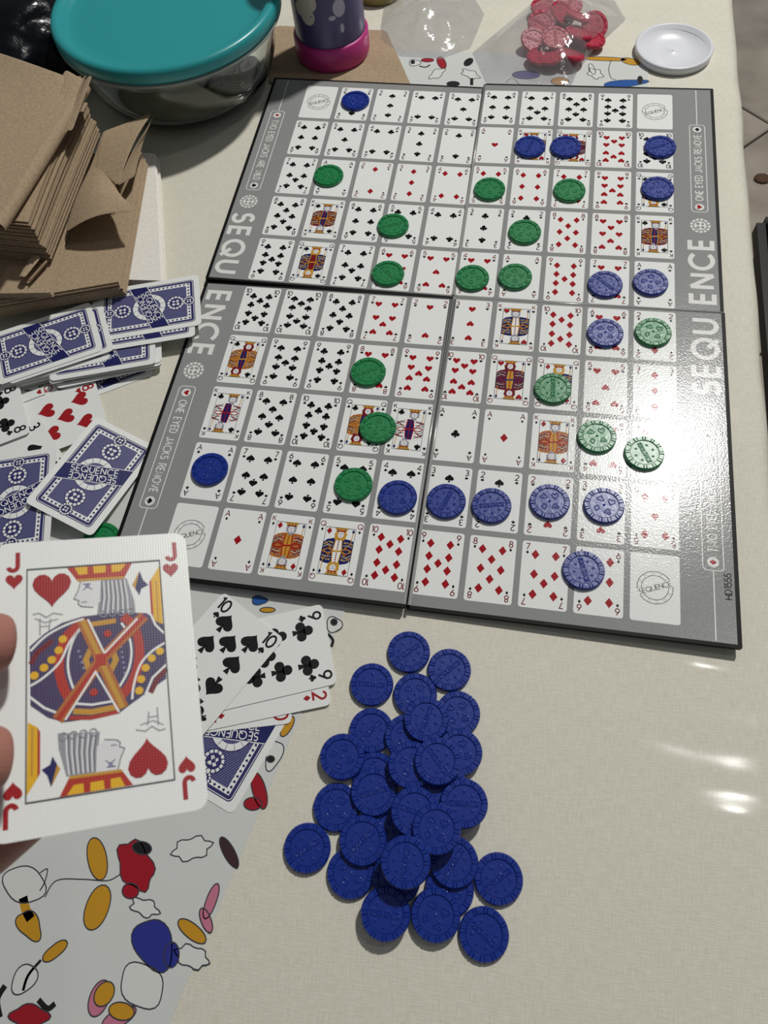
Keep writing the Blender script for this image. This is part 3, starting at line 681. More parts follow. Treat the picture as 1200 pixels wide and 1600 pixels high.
# the pile of blue chips on the cloth, lowest first
PILE = [(638.5, 1018, 'text', .75, 'blue chip at the far tip of the loose pile'), (702, 1046, 'text', .8, 'blue chip at the far right tip of the pile, flat on the cloth'),
        (580.5, 1069, 'text', .05, 'blue chip nearest the nine of clubs card'), (648.5, 1085, 'suits', .2, 'blue chip just below the far tip chip, partly covered'),
        (715.5, 1114, 'suits', .3, 'blue suit-side chip below the far right tip chip'), (580, 1141, 'text', .9, 'blue chip below the one nearest the nine of clubs'),
        (636, 1151, 'suits', .1, 'blue chip mostly hidden left of the upper stack'), (718, 1175, 'suits', .5, 'blue chip showing right of the pale topmost chip'),
        (584.5, 1211, 'suits', .9, 'blue chip peeking above the shining text chip'), (525, 1261, 'suits', .1, 'blue suit-side chip at the left flank of the pile'),
        (695, 1232, 'text', 0, 'dark blue chip buried in the middle right of the pile'), (614, 1300, 'suits', 1, 'blue chip buried in the middle of the pile'),
        (479.5, 1325, 'text', .7, 'lone blue chip farthest left'), (548, 1364, 'suits', .3, 'blue chip below the left flank, half covered'),
        (619, 1372, 'text', 2, 'blue chip nearly hidden below the centre, left'), (702, 1391, 'suits', 2, 'blue chip peeking out behind the two lowest centre chips'),
        (779, 1373, 'text', .75, 'lone blue chip farthest right'), (756, 1460, 'text', -.6, 'blue chip at the near right corner of the pile'),
        (534.5, 1182, 'suits', .6, 'blue suit-side chip overlapping at the upper left flank'), (666, 1124, 'text', 1.3, 'blue chip lying on three others near the far end'),
        (642, 1195, 'suits', .4, 'blue chip under the left side of the pale topmost chip'), (725, 1255, 'text', .1, 'blue chip at the right flank of the pile'),
        (648, 1268, 'text', -.2, 'blue chip in the middle with faint lettering'), (709.5, 1347, 'text', 1.1, 'blue chip low on the right side, partly under another'),
        (602, 1428, 'text', 0, 'blue chip at the near left end of the pile'), (680.5, 1430, 'suits', -.4, 'dark blue suit-side chip at the near centre end'),
        (584, 1237, 'text', .4, 'blue chip with lettering that catches the light'), (566.5, 1313, 'text', .85, 'blue text chip covering the left flank chips'),
        (684, 1189, 'text', -.8, 'pale topmost blue chip on the upper stack'), (682, 1295, 'suits', -.1, 'blue suit-side chip topmost on the middle stack'),
        (633.5, 1347, 'text', 1.55, 'blue text chip topmost at the centre of the lower pile')]
done = []
for px, py, kind, rot, lab in PILE:
    z = CT + .012
    for _ in range(6):
        p = at(px, py, z); z = CT + .012
        for q in done:
            if math.hypot(p[0] - q[0], p[1] - q[1]) < 2 * CR * .985: z = max(z, q[2] + CT + .012)
    p = at(px, py, z); done.append(p); put_chip('blue', kind, p, rot, lab, 'blue chips piled on the tablecloth')
put_chip('green', 'suits', at(157, 843, CT + .035), .3, 'green chip peeking out beneath the face-down card beside the board', None)

# ------------------------------------------------------------------ loose cards
PY_ = CHN / 2
DK = 'cards of the face-down deck'
rnd = random.Random(11)
OR_ = ['lowest', 'second', 'third', 'fourth', 'fifth', 'sixth', 'seventh', 'eighth', 'ninth', 'tenth', 'eleventh', 'twelfth', 'thirteenth']
def deep(k, side): return 'face-down card in the %s half of the deck, %s' % (side, 'lowest of that half' if k == 0 else OR_[k] + ' from the bottom')
for k in range(13):                                       # the buried body of the deck, lowest first
    z = .03 + k * .027
    j = (rnd.uniform(-6, 6), rnd.uniform(-5, 5)); j2 = rnd.uniform(-5, 5)
    place_card('back', (.5, PY_), (247 + j[0], 571 + j[1] - 16 * z), (.5, -PY_), (74 + j[0], 604 + j[1] + j2 - 16 * z), deep(k, 'right'), DK, z)
    j = (rnd.uniform(-6, 6), rnd.uniform(-3, 3)); j2 = rnd.uniform(-4, 4)
    place_card('back', (.5, PY_), (170 + j[0], 571 + j[1] - 22 * z), (.5, -PY_), (2 + j[0], 615 + j[1] + j2 - 22 * z), deep(k, 'left'), DK, z + .0135)
place_card('back', (.5, PY_), (240, 585), (.5, -PY_), (92, 640), 'lowest blue-backed card poking out toward the board under the deck', DK, .016)
place_card('back', (.5, PY_), (305, 525), (.5, -.5), (183, 545), 'blue-backed card just under the right top card of the deck', DK, .40)
place_card('back', (.5, PY_), (315, 507), (.5, -.5), (183, 529), 'blue-backed top card on the right whose corner overlaps the board edge', DK, .42)
place_card('back', (.5, PY_), (178, 547), (.5, -PY_), (10, 602), 'blue-backed card showing as a narrow strip right of the left top card', DK, .44)
place_card('back', (.5, PY_), (161, 547), (.5, -PY_), (-5, 603), 'blue-backed top card at the left end of the deck', DK, .46)
FP = 'cards of the discard pile left of the board'
place_card('AS', (-.5, PY_), (58, 597), (.5, PY_), (82, 688), 'ace of which only the index shows below the deck', FP, .06)
place_card('QH', (-.5, PY_), (86, 596), (.5, PY_), (112, 682), 'card with red queen index showing left of the eight of hearts', FP, .09)
place_card('8H', (-.5, PY_), (147, 590), (.5, PY_), (172, 676), 'eight of hearts lying sideways between deck and board', FP, .12)
place_card('QD', (-.5, PY_), (45, 650), (.5, PY_), (74, 700), 'queen of diamonds showing a narrow strip below the eight of clubs', FP, .15)
place_card('4C', (-.5, PY_), (52, 651), (.5, PY_), (84, 703), 'black-suit card showing only as a strip below the queen of diamonds', FP, .18)
place_card('3S', (-.5, PY_), (60, 650), (.5, PY_), (95, 706), 'three of spades half under the left face-down card', FP, .21)
place_card('8S', (-.5, PY_), (24, 577), (.5, PY_), (37, 632), 'eight showing its index above the eight of clubs', FP, .25)
place_card('8C', (-.5, PY_), (26, 594), (.5, PY_), (40, 648), 'eight of clubs cut by the left picture edge', FP, .28)
place_card('back', (.5, PY_), (88, 698), (.5, -.4), (78, 843), 'blue-backed card at the left picture edge above the held card', FP, .46)
place_card('back', (-.5, -PY_), (38, 784), (-.5, PY_), (158, 641), 'tilted blue-backed card with its right side tucked under the board', FP, .62, .36, .2)
HD_ = 'cards laid right of the held card'
place_card('back', (.5, -PY_), (363, 1273), (.5, PY_), (468, 1092), 'blue-backed card below the fan, right of the held card', HD_, .03)
place_card('10H', (.5, PY_), (456, 1130), (.5, -.4), (330, 1144), 'red card showing only the edge of its index under the two of diamonds', HD_, .05)
place_card('2D', (.5, PY_), (518, 1101), (.5, -.5), (350, 1136), 'two of diamonds showing a narrow strip under the nine of clubs', HD_, .07)
place_card('9C', (.5, PY_), (527, 1068), (-.5, PY_), (502, 938), 'nine of clubs lying sideways right of the ten of spades', HD_, .09)
place_card('10S', (.5, PY_), (444, 998), (-.5, PY_), (346, 922), 'ten of spades lying on the nine of clubs beside the held card', HD_, .11)

# ------------------------------------------------------------------ the held card
SRC = [(-18, 148), (860, 95), (1037, 1355), (30, 1530)]; DST = [(-.5, PY_), (.5, PY_), (.5, -PY_), (-.5, -PY_)]
Am = []
for (x, y), (u, v) in zip(SRC, DST):
    Am.append([x, y, 1, 0, 0, 0, -u * x, -u * y, -u]); Am.append([0, 0, 0, x, y, 1, -v * x, -v * y, -v])
Hm = np.linalg.svd(np.array(Am, float))[2][-1].reshape(3, 3)
def J(*p):
    o = []
    for x, y in p:
        h = Hm @ np.array([x, y, 1.0]); o.append((h[0] / h[2], h[1] / h[2]))
    return o
def spline(pts, n=6):
    p = np.array(pts, float); out = []
    for i in range(len(p) - 1):
        p0, p1, p2, p3 = p[max(i - 1, 0)], p[i], p[i + 1], p[min(i + 2, len(p) - 1)]
        for t in np.linspace(0, 1, n)[:-1]:
            out.append(tuple(.5 * ((2 * p1) + (-p0 + p2) * t + (2 * p0 - 5 * p1 + 4 * p2 - p3) * t * t + (-p0 + 3 * p1 - 3 * p2 + p3) * t ** 3)))
    out.append(tuple(p[-1])); return out
def jack(a):
    u = 1 / 880
    a.poly(J((165, 620), (230, 560), (310, 510), (400, 482), (560, 462), (700, 465), (785, 520), (808, 765), (720, 830), (640, 890), (600, 922), (470, 948), (350, 965), (270, 945), (185, 890)), 'violet', 2)
    S_ = lambda p, w_, c, L: a.stroke(spline(J(*p)) if len(p) > 3 else J(*p), w_ * u, c, L)
    for p in ([(420, 500), (345, 560), (312, 640), (310, 730), (340, 820), (385, 880)], [(590, 480), (640, 520), (672, 600), (676, 690), (650, 780), (600, 850)]):
        S_(p, 42, 'brick', 3)
    for p in ([(425, 520), (380, 560), (352, 640), (350, 720), (375, 800), (410, 850)], [(585, 510), (620, 560), (640, 640), (632, 720), (600, 790), (570, 830)],
              [(170, 640), (240, 570), (330, 520), (410, 492)], [(178, 800), (240, 760), (310, 690), (350, 600), (400, 530)], [(180, 850), (250, 900), (330, 930)],
              [(655, 860), (660, 790), (685, 700), (735, 640), (795, 600)], [(720, 470), (745, 520), (790, 560)], [(715, 840), (745, 760), (806, 700)]):
        S_(p, 10, 'white', 4)
    S_([(740, 830), (770, 760), (808, 720)], 22, 'maroon', 3); S_([(175, 700), (200, 650), (270, 590)], 22, 'maroon', 3)
    for x, y in ((195, 752), (238, 716), (272, 680), (302, 636), (318, 585), (772, 640), (736, 672), (710, 716), (692, 768), (686, 820)): a.poly(circ(*J((x, y))[0], .021, 14), 'yellow', 5)
    S_([(430, 520), (560, 500)], 24, 'gold', 4); S_([(385, 915), (470, 918), (585, 895)], 26, 'gold', 4.5); S_([(370, 945), (470, 945), (600, 915)], 16, 'brick', 5)
    S_([(395, 880), (470, 885), (570, 868)], 10, 'white', 5)
    S_([(455, 620), (430, 680), (450, 730)], 26, 'gold', 4.5); S_([(545, 620), (570, 680), (548, 730)], 26, 'gold', 4.5)
    S_([(315, 955), (500, 680), (690, 478)], 52, 'orange', 6); S_([(615, 900), (500, 680), (405, 500)], 52, 'orange', 6.3)
    S_([(315, 955), (500, 680), (690, 478)], 22, 'brick', 6.6); S_([(615, 900), (500, 680), (405, 500)], 22, 'gold', 6.6)
    S_([(350, 955), (478, 735), (598, 918)], 9, 'white', 7); S_([(430, 495), (515, 650), (660, 490)], 9, 'white', 7)
    a.poly(J((475, 655), (520, 650), (524, 705), (478, 710)), 'brick', 7.5)
    a.poly(circ(*J((475, 828))[0], .02, 12), 'brick', 7); a.poly(circ(*J((525, 560))[0], .02, 12), 'brick', 7)
    for k in range(6): a.poly(circ(*J((395 + 9 * k, 640 + 26 * k))[0], .007, 8), 'lilac', 5); a.poly(circ(*J((590 + 5 * k, 620 + 24 * k))[0], .007, 8), 'lilac', 5)
    for fl in (0, 1):
        T = aff(0, 0, 1, math.pi * fl); T2 = aff(0, 0, 1, math.pi * fl, 1, .962)
        P = lambda c, L, *p: a.poly(J(*p), c, L, T2)
        K = lambda w_, c, L, *p: a.stroke(J(*p), w_ * u, c, L, T2)
        P('brick', 2, (318, 240), (618, 218), (585, 290), (370, 303)); P('yellow', 3, (352, 238), (412, 234), (415, 270), (374, 274)); P('yellow', 3, (438, 232), (497, 228), (498, 262), (444, 267)); P('yellow', 3, (522, 226), (590, 221), (566, 257), (527, 261))
        P('gold', 3, (366, 293), (585, 280), (583, 292), (370, 305))
        P('skin', 2, (384, 306), (376, 345), (358, 388), (382, 396), (378, 412), (395, 424), (450, 428), (480, 400), (478, 300))
        K(4, 'line', 4, (384, 306), (376, 345), (358, 388), (382, 396), (378, 412), (395, 424), (450, 428)); K(5, 'line', 4, (395, 318), (432, 316)); a.poly(circ(*J((418, 340))[0], .012, 10), 'lilac', 4, T); K(4, 'line', 4, (398, 345), (418, 330), (440, 342)); K(6, 'softgrey', 4, (392, 404), (420, 402))
        P('softgrey', 1.6, (478, 300), (598, 290), (640, 400), (650, 462), (560, 460), (470, 462))
        for k in range(6): K(7, 'skin', 3, (492 + 19 * k, 302 - k), (500 + 21 * k, 380), (494 + 24 * k, 455)); K(3, 'line', 3.4, (483 + 19 * k, 302 - k), (491 + 21 * k, 380), (485 + 24 * k, 455))
        for k in range(4): a.stroke(circ(*J((500 + 42 * k, 470 - 4 * k))[0], .018, 12), 5 * u, 'softgrey', 8, T, closed=True)
        P('yellow', 2, (712, 292), (746, 232), (778, 512), (735, 490)); K(9, 'gold', 3, (735, 300), (756, 490)); P('brick', 2.5, (704, 310), (712, 292), (735, 490), (722, 470))
        P('navy', 2, (655, 255), (675, 300), (700, 322), (668, 340), (662, 372), (640, 340)); P('gold', 2, (655, 255), (640, 340), (625, 322))
        K(6, 'softgrey', 3, (170, 462), (200, 455), (235, 475), (265, 455), (310, 462)); K(6, 'softgrey', 3, (205, 480), (210, 560)); K(6, 'softgrey', 3, (255, 480), (250, 540)); K(5, 'softgrey', 3, (180, 480), (230, 500), (290, 482)); K(5, 'softgrey', 3, (205, 520), (252, 515))
        cx, cy = J((255, 358))[0]; suit(a, 'H', cx, cy, .2, L=9, T=T)
        cx, cy = J((76, 322))[0]; suit(a, 'H', cx, cy, .088, L=3, T=T); cx2, cy2 = J((802, 268))[0]; suit(a, 'H', cx2, cy2, .088, L=3, T=T)
        for q in ((66, 230), (796, 180)):
            cx, cy = J(q)[0]; a.text('J', .105, .22, 'red', 3, comp(T, aff(cx, cy, 1)))
    (fx0, fy0), (fx1, fy1) = J((135, 250))[0], J((872, 1205))[0]; fx, fy = (fx1 - fx0) / 2, (fy0 - fy1) / 2
    a.stroke([(-fx, -fy), (fx, -fy), (fx, fy), (-fx, fy)], .006, 'line', 10, closed=True)
hx = np.array([0.88826969, 0.3323492, -0.31705043]); hy = np.array([-0.33055612, 0.94180382, 0.06114093]); hn = np.array([0.31894944, 0.05049332, 0.94643585])
C0 = np.array([1.34600571, -13.81251006, 15.0904439]); ctr = (np.array([-1.87174527, -12.51962374, 8.61353935]) - C0) * (CW / 1.7) + CAM
ja = Art('held'); jack(ja)
M = Matrix([[hx[i], hy[i], hn[i], ctr[i] * S] for i in range(3)] + [[0, 0, 0, 1]])
tag(link('playing_card', card_mesh('held_card', ja, 'held'), None, M), 'jack of hearts held up close to the camera by two fingertips', 'card')

# ------------------------------------------------------------------ the hand holding it (one continuous skin)
sk, nt, bs = base_mat('skin'); bs.inputs['Base Color'].default_value = srgb(172, 118, 104); bs.inputs['Roughness'].default_value = .5
bs.inputs['Subsurface Weight'].default_value = .12; bs.inputs['Subsurface Radius'].default_value = (.006, .002, .001)
bump(nt, bs, 'noise', 600, .3, .0005, stretch=(1, 3, 1))
def cdepth(px, py):                      # distance along the view axis of the held card's plane
    d = ROT.T @ np.array([(px - 600) / F_PX, (py - 800) / F_PX, 1.0]); return ((ctr - CAM) @ hn) / (d @ hn)
chains = []
def chain(pts): chains.append([(ray(x, y, (cdepth(x, y) + o_)), r) for x, y, o_, r in pts])
palm = (-430, 1300, -.1, .62)
chain([(-330, 1120, -.45, .42), (-190, 1060, -.62, .33), (-70, 1012, -.5, .31), (-5, 1004, -.32, .29), (24, 1006, -.27, .24)])        # forefinger
chain([(-345, 1230, -.4, .42), (-200, 1215, -.62, .34), (-80, 1192, -.52, .32), (-12, 1186, -.33, .30), (14, 1186, -.28, .25)])       # middle finger
chain([(-360, 1360, -.3, .40), (-230, 1370, -.45, .32), (-150, 1330, -.5, .30), (-110, 1300, -.35, .27)])                       # ring finger, curled
chain([(-370, 1470, -.2, .36), (-270, 1490, -.3, .28), (-200, 1460, -.3, .26), (-170, 1430, -.2, .23)])                         # little finger, curled
chain([(-330, 1480, .25, .46), (-190, 1420, .5, .40), (-60, 1340, .48, .36), (60, 1245, .42, .32), (110, 1190, .38, .26)])               # thumb behind the card
bm = bmesh.new(); sl = bm.verts.layers.skin.verify()
def sv(p, r):
    v = bm.verts.new(V(p)); v[sl].radius = (r * S, r * S); return v
pv = sv(ray(palm[0], palm[1], cdepth(palm[0], palm[1]) + palm[2]), .6); pv[sl].use_root = True
wr = sv(ray(-640, 1440, cdepth(-430, 1300) + .1), .72); fo = sv(ray(-1100, 1650, cdepth(-430, 1300) + .6), .95)
bm.edges.new((pv, wr)); bm.edges.new((wr, fo))
for c in chains:
    pr0 = pv
    for p, r in c: v = sv(p, r); bm.edges.new((pr0, v)); pr0 = v
me = bpy.data.meshes.new('hand'); bm.to_mesh(me); bm.free(); me.materials.append(sk)
hand = link('hand', me); hand.modifiers.new('skin', 'SKIN').use_smooth_shade = True
ss = hand.modifiers.new('sub', 'SUBSURF'); ss.levels = 2; ss.render_levels = 3
tag(hand, 'fingertips of a hand pinching the jack of hearts at the left picture edge', 'hand')

# ------------------------------------------------------------------ napkins
def paper(name, col, rough=.85, cont=.06):
    m, nt, bs = base_mat(name); bs.inputs['Roughness'].default_value = rough
    tc = N(nt, 'ShaderNodeTexCoord'); n_ = N(nt, 'ShaderNodeTexNoise'); n_.inputs['Scale'].default_value = 420; n_.inputs['Detail'].default_value = 3
    cr = N(nt, 'ShaderNodeValToRGB'); cr.color_ramp.elements[0].position = .3; cr.color_ramp.elements[1].position = .7
    cr.color_ramp.elements[0].color = srgb(*[c * (1 - cont) for c in col]); cr.color_ramp.elements[1].color = srgb(*[min(255, c * (1 + cont)) for c in col])
    nt.links.new(tc.outputs['Object'], n_.inputs['Vector']); nt.links.new(n_.outputs[0], cr.inputs[0]); nt.links.new(cr.outputs[0], bs.inputs['Base Color'])
    b = N(nt, 'ShaderNodeBump'); b.inputs['Strength'].default_value = .35; b.inputs['Distance'].default_value = .0004; nt.links.new(n_.outputs[0], b.inputs['Height']); nt.links.new(b.outputs[0], bs.inputs['Normal'])
    return m
kraft = paper('kraft_paper', (166, 145, 118)); white_t = paper('white_tissue', (232, 228, 220), .9, .03)
def slab(name, FR, BR, BL, FL, z, t, mat, warp, fold=True):
    """one folded napkin: two leaves joined along the right-hand fold; warp(u,v) lifts it"""
    nu, nv = 12, 14; vs = []; fs = []
    FR, BR, BL, FL = map(np.array, (FR, BR, BL, FL))
    lay = [(0, 0), (.42, 0), (.58, 0), (1, 0)]
    rows = []
    for k, zz in enumerate((0, .42, .58, 1)):
        g = []
        for j in range(nv + 1):
            for i in range(nu + 1):
                u = i / nu; v = j / nv; uu = u * (1 - (.012 if k in (1, 2) and fold else 0))
                p = (FL * (1 - uu) + FR * uu) * (1 - v) + (BL * (1 - uu) + BR * uu) * v
                g.append(len(vs)); vs.append((p[0], p[1], z + zz * t + warp(u, v)))
        rows.append(g)
    W_ = nu + 1
    def grid(g, up):
        for j in range(nv):
            for i in range(nu):
                q = (g[j * W_ + i], g[j * W_ + i + 1], g[(j + 1) * W_ + i + 1], g[(j + 1) * W_ + i]); fs.append(q if up else q[::-1])
    grid(rows[0], False); grid(rows[1], True); grid(rows[2], False); grid(rows[3], True)
    def wall(a, b, idx):
        for s_, e in zip(idx[:-1], idx[1:]): fs.append((a[s_], a[e], b[e], b[s_]))
    front = list(range(W_)); right = [j * W_ + nu for j in range(nv + 1)]; back = [nv * W_ + i for i in range(nu, -1, -1)]; left = [j * W_ for j in range(nv, -1, -1)]
    for a, b in ((rows[0], rows[1]), (rows[2], rows[3])):
        wall(a, b, front + right[1:] + back[1:] + left[1:])
    wall(rows[1], rows[2], right)            # the fold closes the two leaves on the right
    return mesh_from(name, vs, fs, [mat], smooth=False)
ORD = ['first', 'second', 'third', 'fourth', 'fifth', 'sixth', 'seventh', 'eighth', 'ninth', 'tenth', 'eleventh', 'twelfth', 'thirteenth', 'fourteenth', 'fifteenth', 'sixteenth', 'seventeenth',
       'eighteenth', 'nineteenth', 'twentieth', 'twenty-first', 'twenty-second', 'twenty-third', 'twenty-fourth']
def stack(name, quad, z0, z1, n, mat, label, cat, group, jit=.05, shear=(0, 0), wa=.02, toplift=None, seed=1, labels=None):
    rn = random.Random(seed); pt = (z1 - z0) / n
    q = [np.array(c[:2], float) for c in quad]
    for k in range(n):
        t = k / max(1, n - 1); d = np.array([rn.uniform(-jit, jit), rn.uniform(-jit, jit) * .5]) + np.array(shear) * t
        a1, a2 = rn.uniform(-1, 1), rn.uniform(0, 6)
        wf = lambda u, v, t=t, a1=a1, a2=a2: wa * t * (math.sin(2.6 * u + 1.7 * v + .8) + .15 * a1 * math.sin(5 * v + a2)) + (toplift(u, v, t) if toplift else 0)
        o = link(name, slab(name, *[tuple(c + d) for c in q], z0 + k * pt, pt * (.55 if n > 20 else .74), mat, wf))
        m_ = n - 1 - k
        lb = ('topmost ' + label) if m_ == 0 else ('%s, %s from the top' % (label, ORD[m_]))
        tag(o, lb, cat, group)
# white paper napkins at the bottom, right of the brown ones
fr, br = at(251, 437, .4), at(241, 238, .4)
stack('paper_napkin', [fr, br, (br[0] - 4.5, br[1] - .2), (fr[0] - 4.5, fr[1] - .3)], .02, .42, 7, white_t, 'white paper napkin in the pile under the brown ones', 'napkin', 'white paper napkins', .09, seed=5)
# lower brown block lying on the white napkins and on the end of the deck
fr, br = at(184, 440, .98), at(199, 285, .98)
stack('paper_napkin', [fr, (br[0], br[1] + 1.3), (br[0] - 4.2, br[1] + .8), tuple(fr[:2] + (at(0, 473, .98) - fr)[:2] * 1.35)], .50, .97, 9, kraft, 'brown paper napkin of the low pile beside the deck', 'napkin', 'brown napkins of the lower pile', .05, seed=2)
# middle layer
fr, br = at(78, 455, 1.22), at(104, 350, 1.22)
stack('paper_napkin', [fr, (br[0] - .2, br[1] + 1.2), (br[0] - 4, br[1] + 1.0), (fr[0] - 4, fr[1] - .5)], 1.0, 1.22, 2, kraft, 'folded brown napkin between low pile and tall stack', 'napkin', 'brown napkins of the middle layer', .04, seed=3)
# tall stack with its striped side
fr, br = at(82, 409, 1.25), at(158, 213, 1.25)
lift = lambda u, v, t: .28 * t * t * (1 - u) ** 2 + (.10 * t * math.sin(3 * (1 - v)))
stack('paper_napkin', [fr, br, (br[0] - 4.2, br[1] + .2), (fr[0] - 4.2, fr[1] + .1)], 1.25, 2.5, 24, kraft, 'brown paper napkin in the tall striped stack', 'napkin', 'brown napkins of the tall stack', .055, shear=(-.06, .05), wa=.03, toplift=lift, seed=4)
def sheet(name, pts, mat, label, group=None, th=.02):
    """pts: rows of points (units) -> smooth thin sheet"""
    n = len(pts[0]); vs = [p for r in pts for p in r]
    fs = [(j * n + i, j * n + i + 1, (j + 1) * n + i + 1, (j + 1) * n + i) for j in range(len(pts) - 1) for i in range(n - 1)]
    o = link(name, mesh_from(name, vs, fs, [mat], smooth=True)); m_ = o.modifiers.new('t', 'SOLIDIFY'); m_.thickness = th * S
    s_ = o.modifiers.new('s', 'SUBSURF'); s_.levels = 1; s_.render_levels = 2
    tag(o, label, 'napkin', group); return o
# top napkin whose right-hand edge is rolled
near, far = at(-3, 356, 2.72), at(134, 136, 2.82)
ax = (far - near); ax[2] = 0; L0 = np.linalg.norm(ax); ax /= L0; side_ = np.array([-ax[1], ax[0], 0])     # to the left
rows = []
for j in range(15):
    v = j / 14; p0 = near + (far - near) * v; r = []
    rad = .15 + .02 * math.sin(4 * v)
    for k in range(13):                     # the roll, starting underneath
        t = -150 + 260 * k / 12; r.append(p0 + side_ * (-rad * math.cos(R_(t + 0)) * 1.0) + np.array([0, 0, rad * math.sin(R_(t))]) - side_ * 0)
    for k in range(1, 9):
        s_ = k / 8; r.append(p0 + side_ * (.12 + s_ * 3.6) + ax * (.35 * s_ * (v - .2)) + np.array([0, 0, .16 - .12 * math.sin(s_ * 3.1) + .25 * s_ + .42 * (v ** 6) * math.sin(s_ * 2.2)]))
    rows.append([tuple(c) for c in r])
sheet('paper_napkin', rows, kraft, 'topmost brown napkin with its right edge curled into a roll')
for q in range(3):                            # ruffled leaves just left of the roll's far end
    rows = []
    for j in range(9):
        v = j / 8; a0 = at(70 + 9 * q, 210 - 4 * q, 2.75); a1 = at(104 + 9 * q, 113 + 3 * q, 3.05 + .04 * q); p0 = a0 + (a1 - a0) * v
        rows.append([tuple(p0 + side_ * (.10 - .14 * i) + np.array([0, 0, .10 * v * math.sin(i * 1.6 + q)])) for i in range(5)])
    sheet('paper_napkin', rows, kraft, ['leftmost', 'middle', 'rightmost'][q] + ' of three ruffled brown napkin leaves by the far end of the roll', 'ruffled napkin leaves')
# loose lifted sheet hanging over the pile's right side
def lerp4(A, B, D, E, nu=9, nv=9, f=None):
    out = []
    for j in range(nv):
        v = j / (nv - 1); r = []
        for i in range(nu):
            u = i / (nu - 1); p = (A * (1 - u) + B * u) * (1 - v) + (D * (1 - u) + E * u) * v
            r.append(tuple(p + (f(u, v) if f else 0)))
        out.append(r)
    return out
sheet('paper_napkin', lerp4(at(100, 366, 1.32), at(211, 331, 1.75), at(158, 205, 1.5), at(178, 290, 1.62), f=lambda u, v: np.array([0, 0, .22 * math.sin(3.14 * u) * (1 - v) + .08 * math.sin(6 * v)])), kraft, 'loose brown napkin flap pointing right over the pile', 'loose napkin flaps')
sheet('paper_napkin', lerp4(at(148, 262, 1.45), at(184, 291, 1.64), at(160, 205, 1.5), at(238, 176, 1.55), f=lambda u, v: np.array([0, 0, .16 * math.sin(3.14 * v) * u])), kraft, 'lifted brown napkin flap reaching into the bowl shadow', 'loose napkin flaps')
sheet('paper_napkin', lerp4(at(184, 291, 1.66), at(211, 276, 1.3), at(229, 205, 1.6), at(240, 182, 1.35), f=lambda u, v: np.array([0, 0, .1 * math.sin(3.14 * v)])), kraft, 'lighter turned-over brown flap along the right side of the pile', 'loose napkin flaps')
# small curled napkin end under the tall stack
rows = []
c0, c1 = at(38, 438, 1.36), at(62, 405, 1.36)
for j in range(7):
    p0 = c0 + (c1 - c0) * j / 6; dd = (c1 - c0) / np.linalg.norm(c1 - c0); sd = np.array([-dd[1], dd[0], 0])
    rows.append([tuple(p0 + sd * (.16 * math.cos(R_(t))) * (1 + .1 * j) + np.array([0, 0, .13 * math.sin(R_(t)) + .01])) for t in range(-200, 121, 20)])
sheet('paper_napkin', rows, kraft, 'small curled end of a brown napkin under the tall stack')

# ------------------------------------------------------------------ lathe things
def lathe(name, prof, mats, n=96, idx=None, parent=None, smooth=True):
    vs = []; fs = []; ix = []
    for r, z in prof: vs += [(r * math.cos(2 * math.pi * k / n), r * math.sin(2 * math.pi * k / n), z) for k in range(n)]
    for i in range(len(prof) - 1):
        for k in range(n):
            fs.append((i * n + k, i * n + (k + 1) % n, (i + 1) * n + (k + 1) % n, (i + 1) * n + k)); ix.append(idx[i] if idx else 0)
    me = mesh_from(name, vs, fs, mats, ix, smooth)
    return link(name, me, parent)
def glass(name, col, rough=.02, ior=1.45):
    m, nt, bs = base_mat(name); bs.inputs['Base Color'].default_value = (*col, 1); bs.inputs['Roughness'].default_value = rough; bs.inputs['IOR'].default_value = ior; bs.inputs['Transmission Weight'].default_value = 1; return m
HB = 2.45; bc = at(258, 6, HB + .1); RB = 3.36; RB2 = RB
bowl = empty('glass_bowl', (bc[0], bc[1], .02)); tag(bowl, 'clear glass bowl with a teal plastic lid, standing behind the napkins', 'bowl')
gl = glass('bowl_glass', (.86, .90, .88))
prof = [(0.001, .0), (1.7, .0), (2.1, .04), (2.5, .22), (2.85, .62), (3.03, 1.15), (3.13, 1.75), (3.2, HB - .12), (3.27, HB - .05), (3.27, HB), (3.12, HB), (3.08, HB - .2), (3.03, 1.75), (2.93, 1.15), (2.75, .68), (2.42, .34), (2.05, .2), (1.7, .17), (0.001, .17)]
lathe('glass_body', prof, [gl], parent=bowl)
liq = glass('oily_dressing', (.20, .19, .12), .15, 1.4)
lathe('leftover_dressing', [(0.001, .18), (1.7, .18), (2.05, .21), (2.3, .30), (0.001, .30)], [liq], 64, parent=bowl)
teal = plain('teal_plastic', (40, 150, 154), .32)
lp = [(3.2, HB - .18), (3.36, HB - .2), (3.42, HB - .12), (3.42, HB + .10), (3.38, HB + .19), (3.28, HB + .23), (3.16, HB + .21), (3.06, HB + .12), (2.98, HB + .03), (2.9, HB + .0), (2.6, HB + .0), (.6, HB + .02), (.001, HB + .02)]
lathe('lid', lp, [teal], 128, parent=bowl)
rimm = plain('clear_lip', (150, 160, 155), .2)
lathe('glass_lip', [(3.28, HB - .30), (3.40, HB - .28), (3.42, HB - .22), (3.30, HB - .20)], [rimm], 96, parent=bowl)
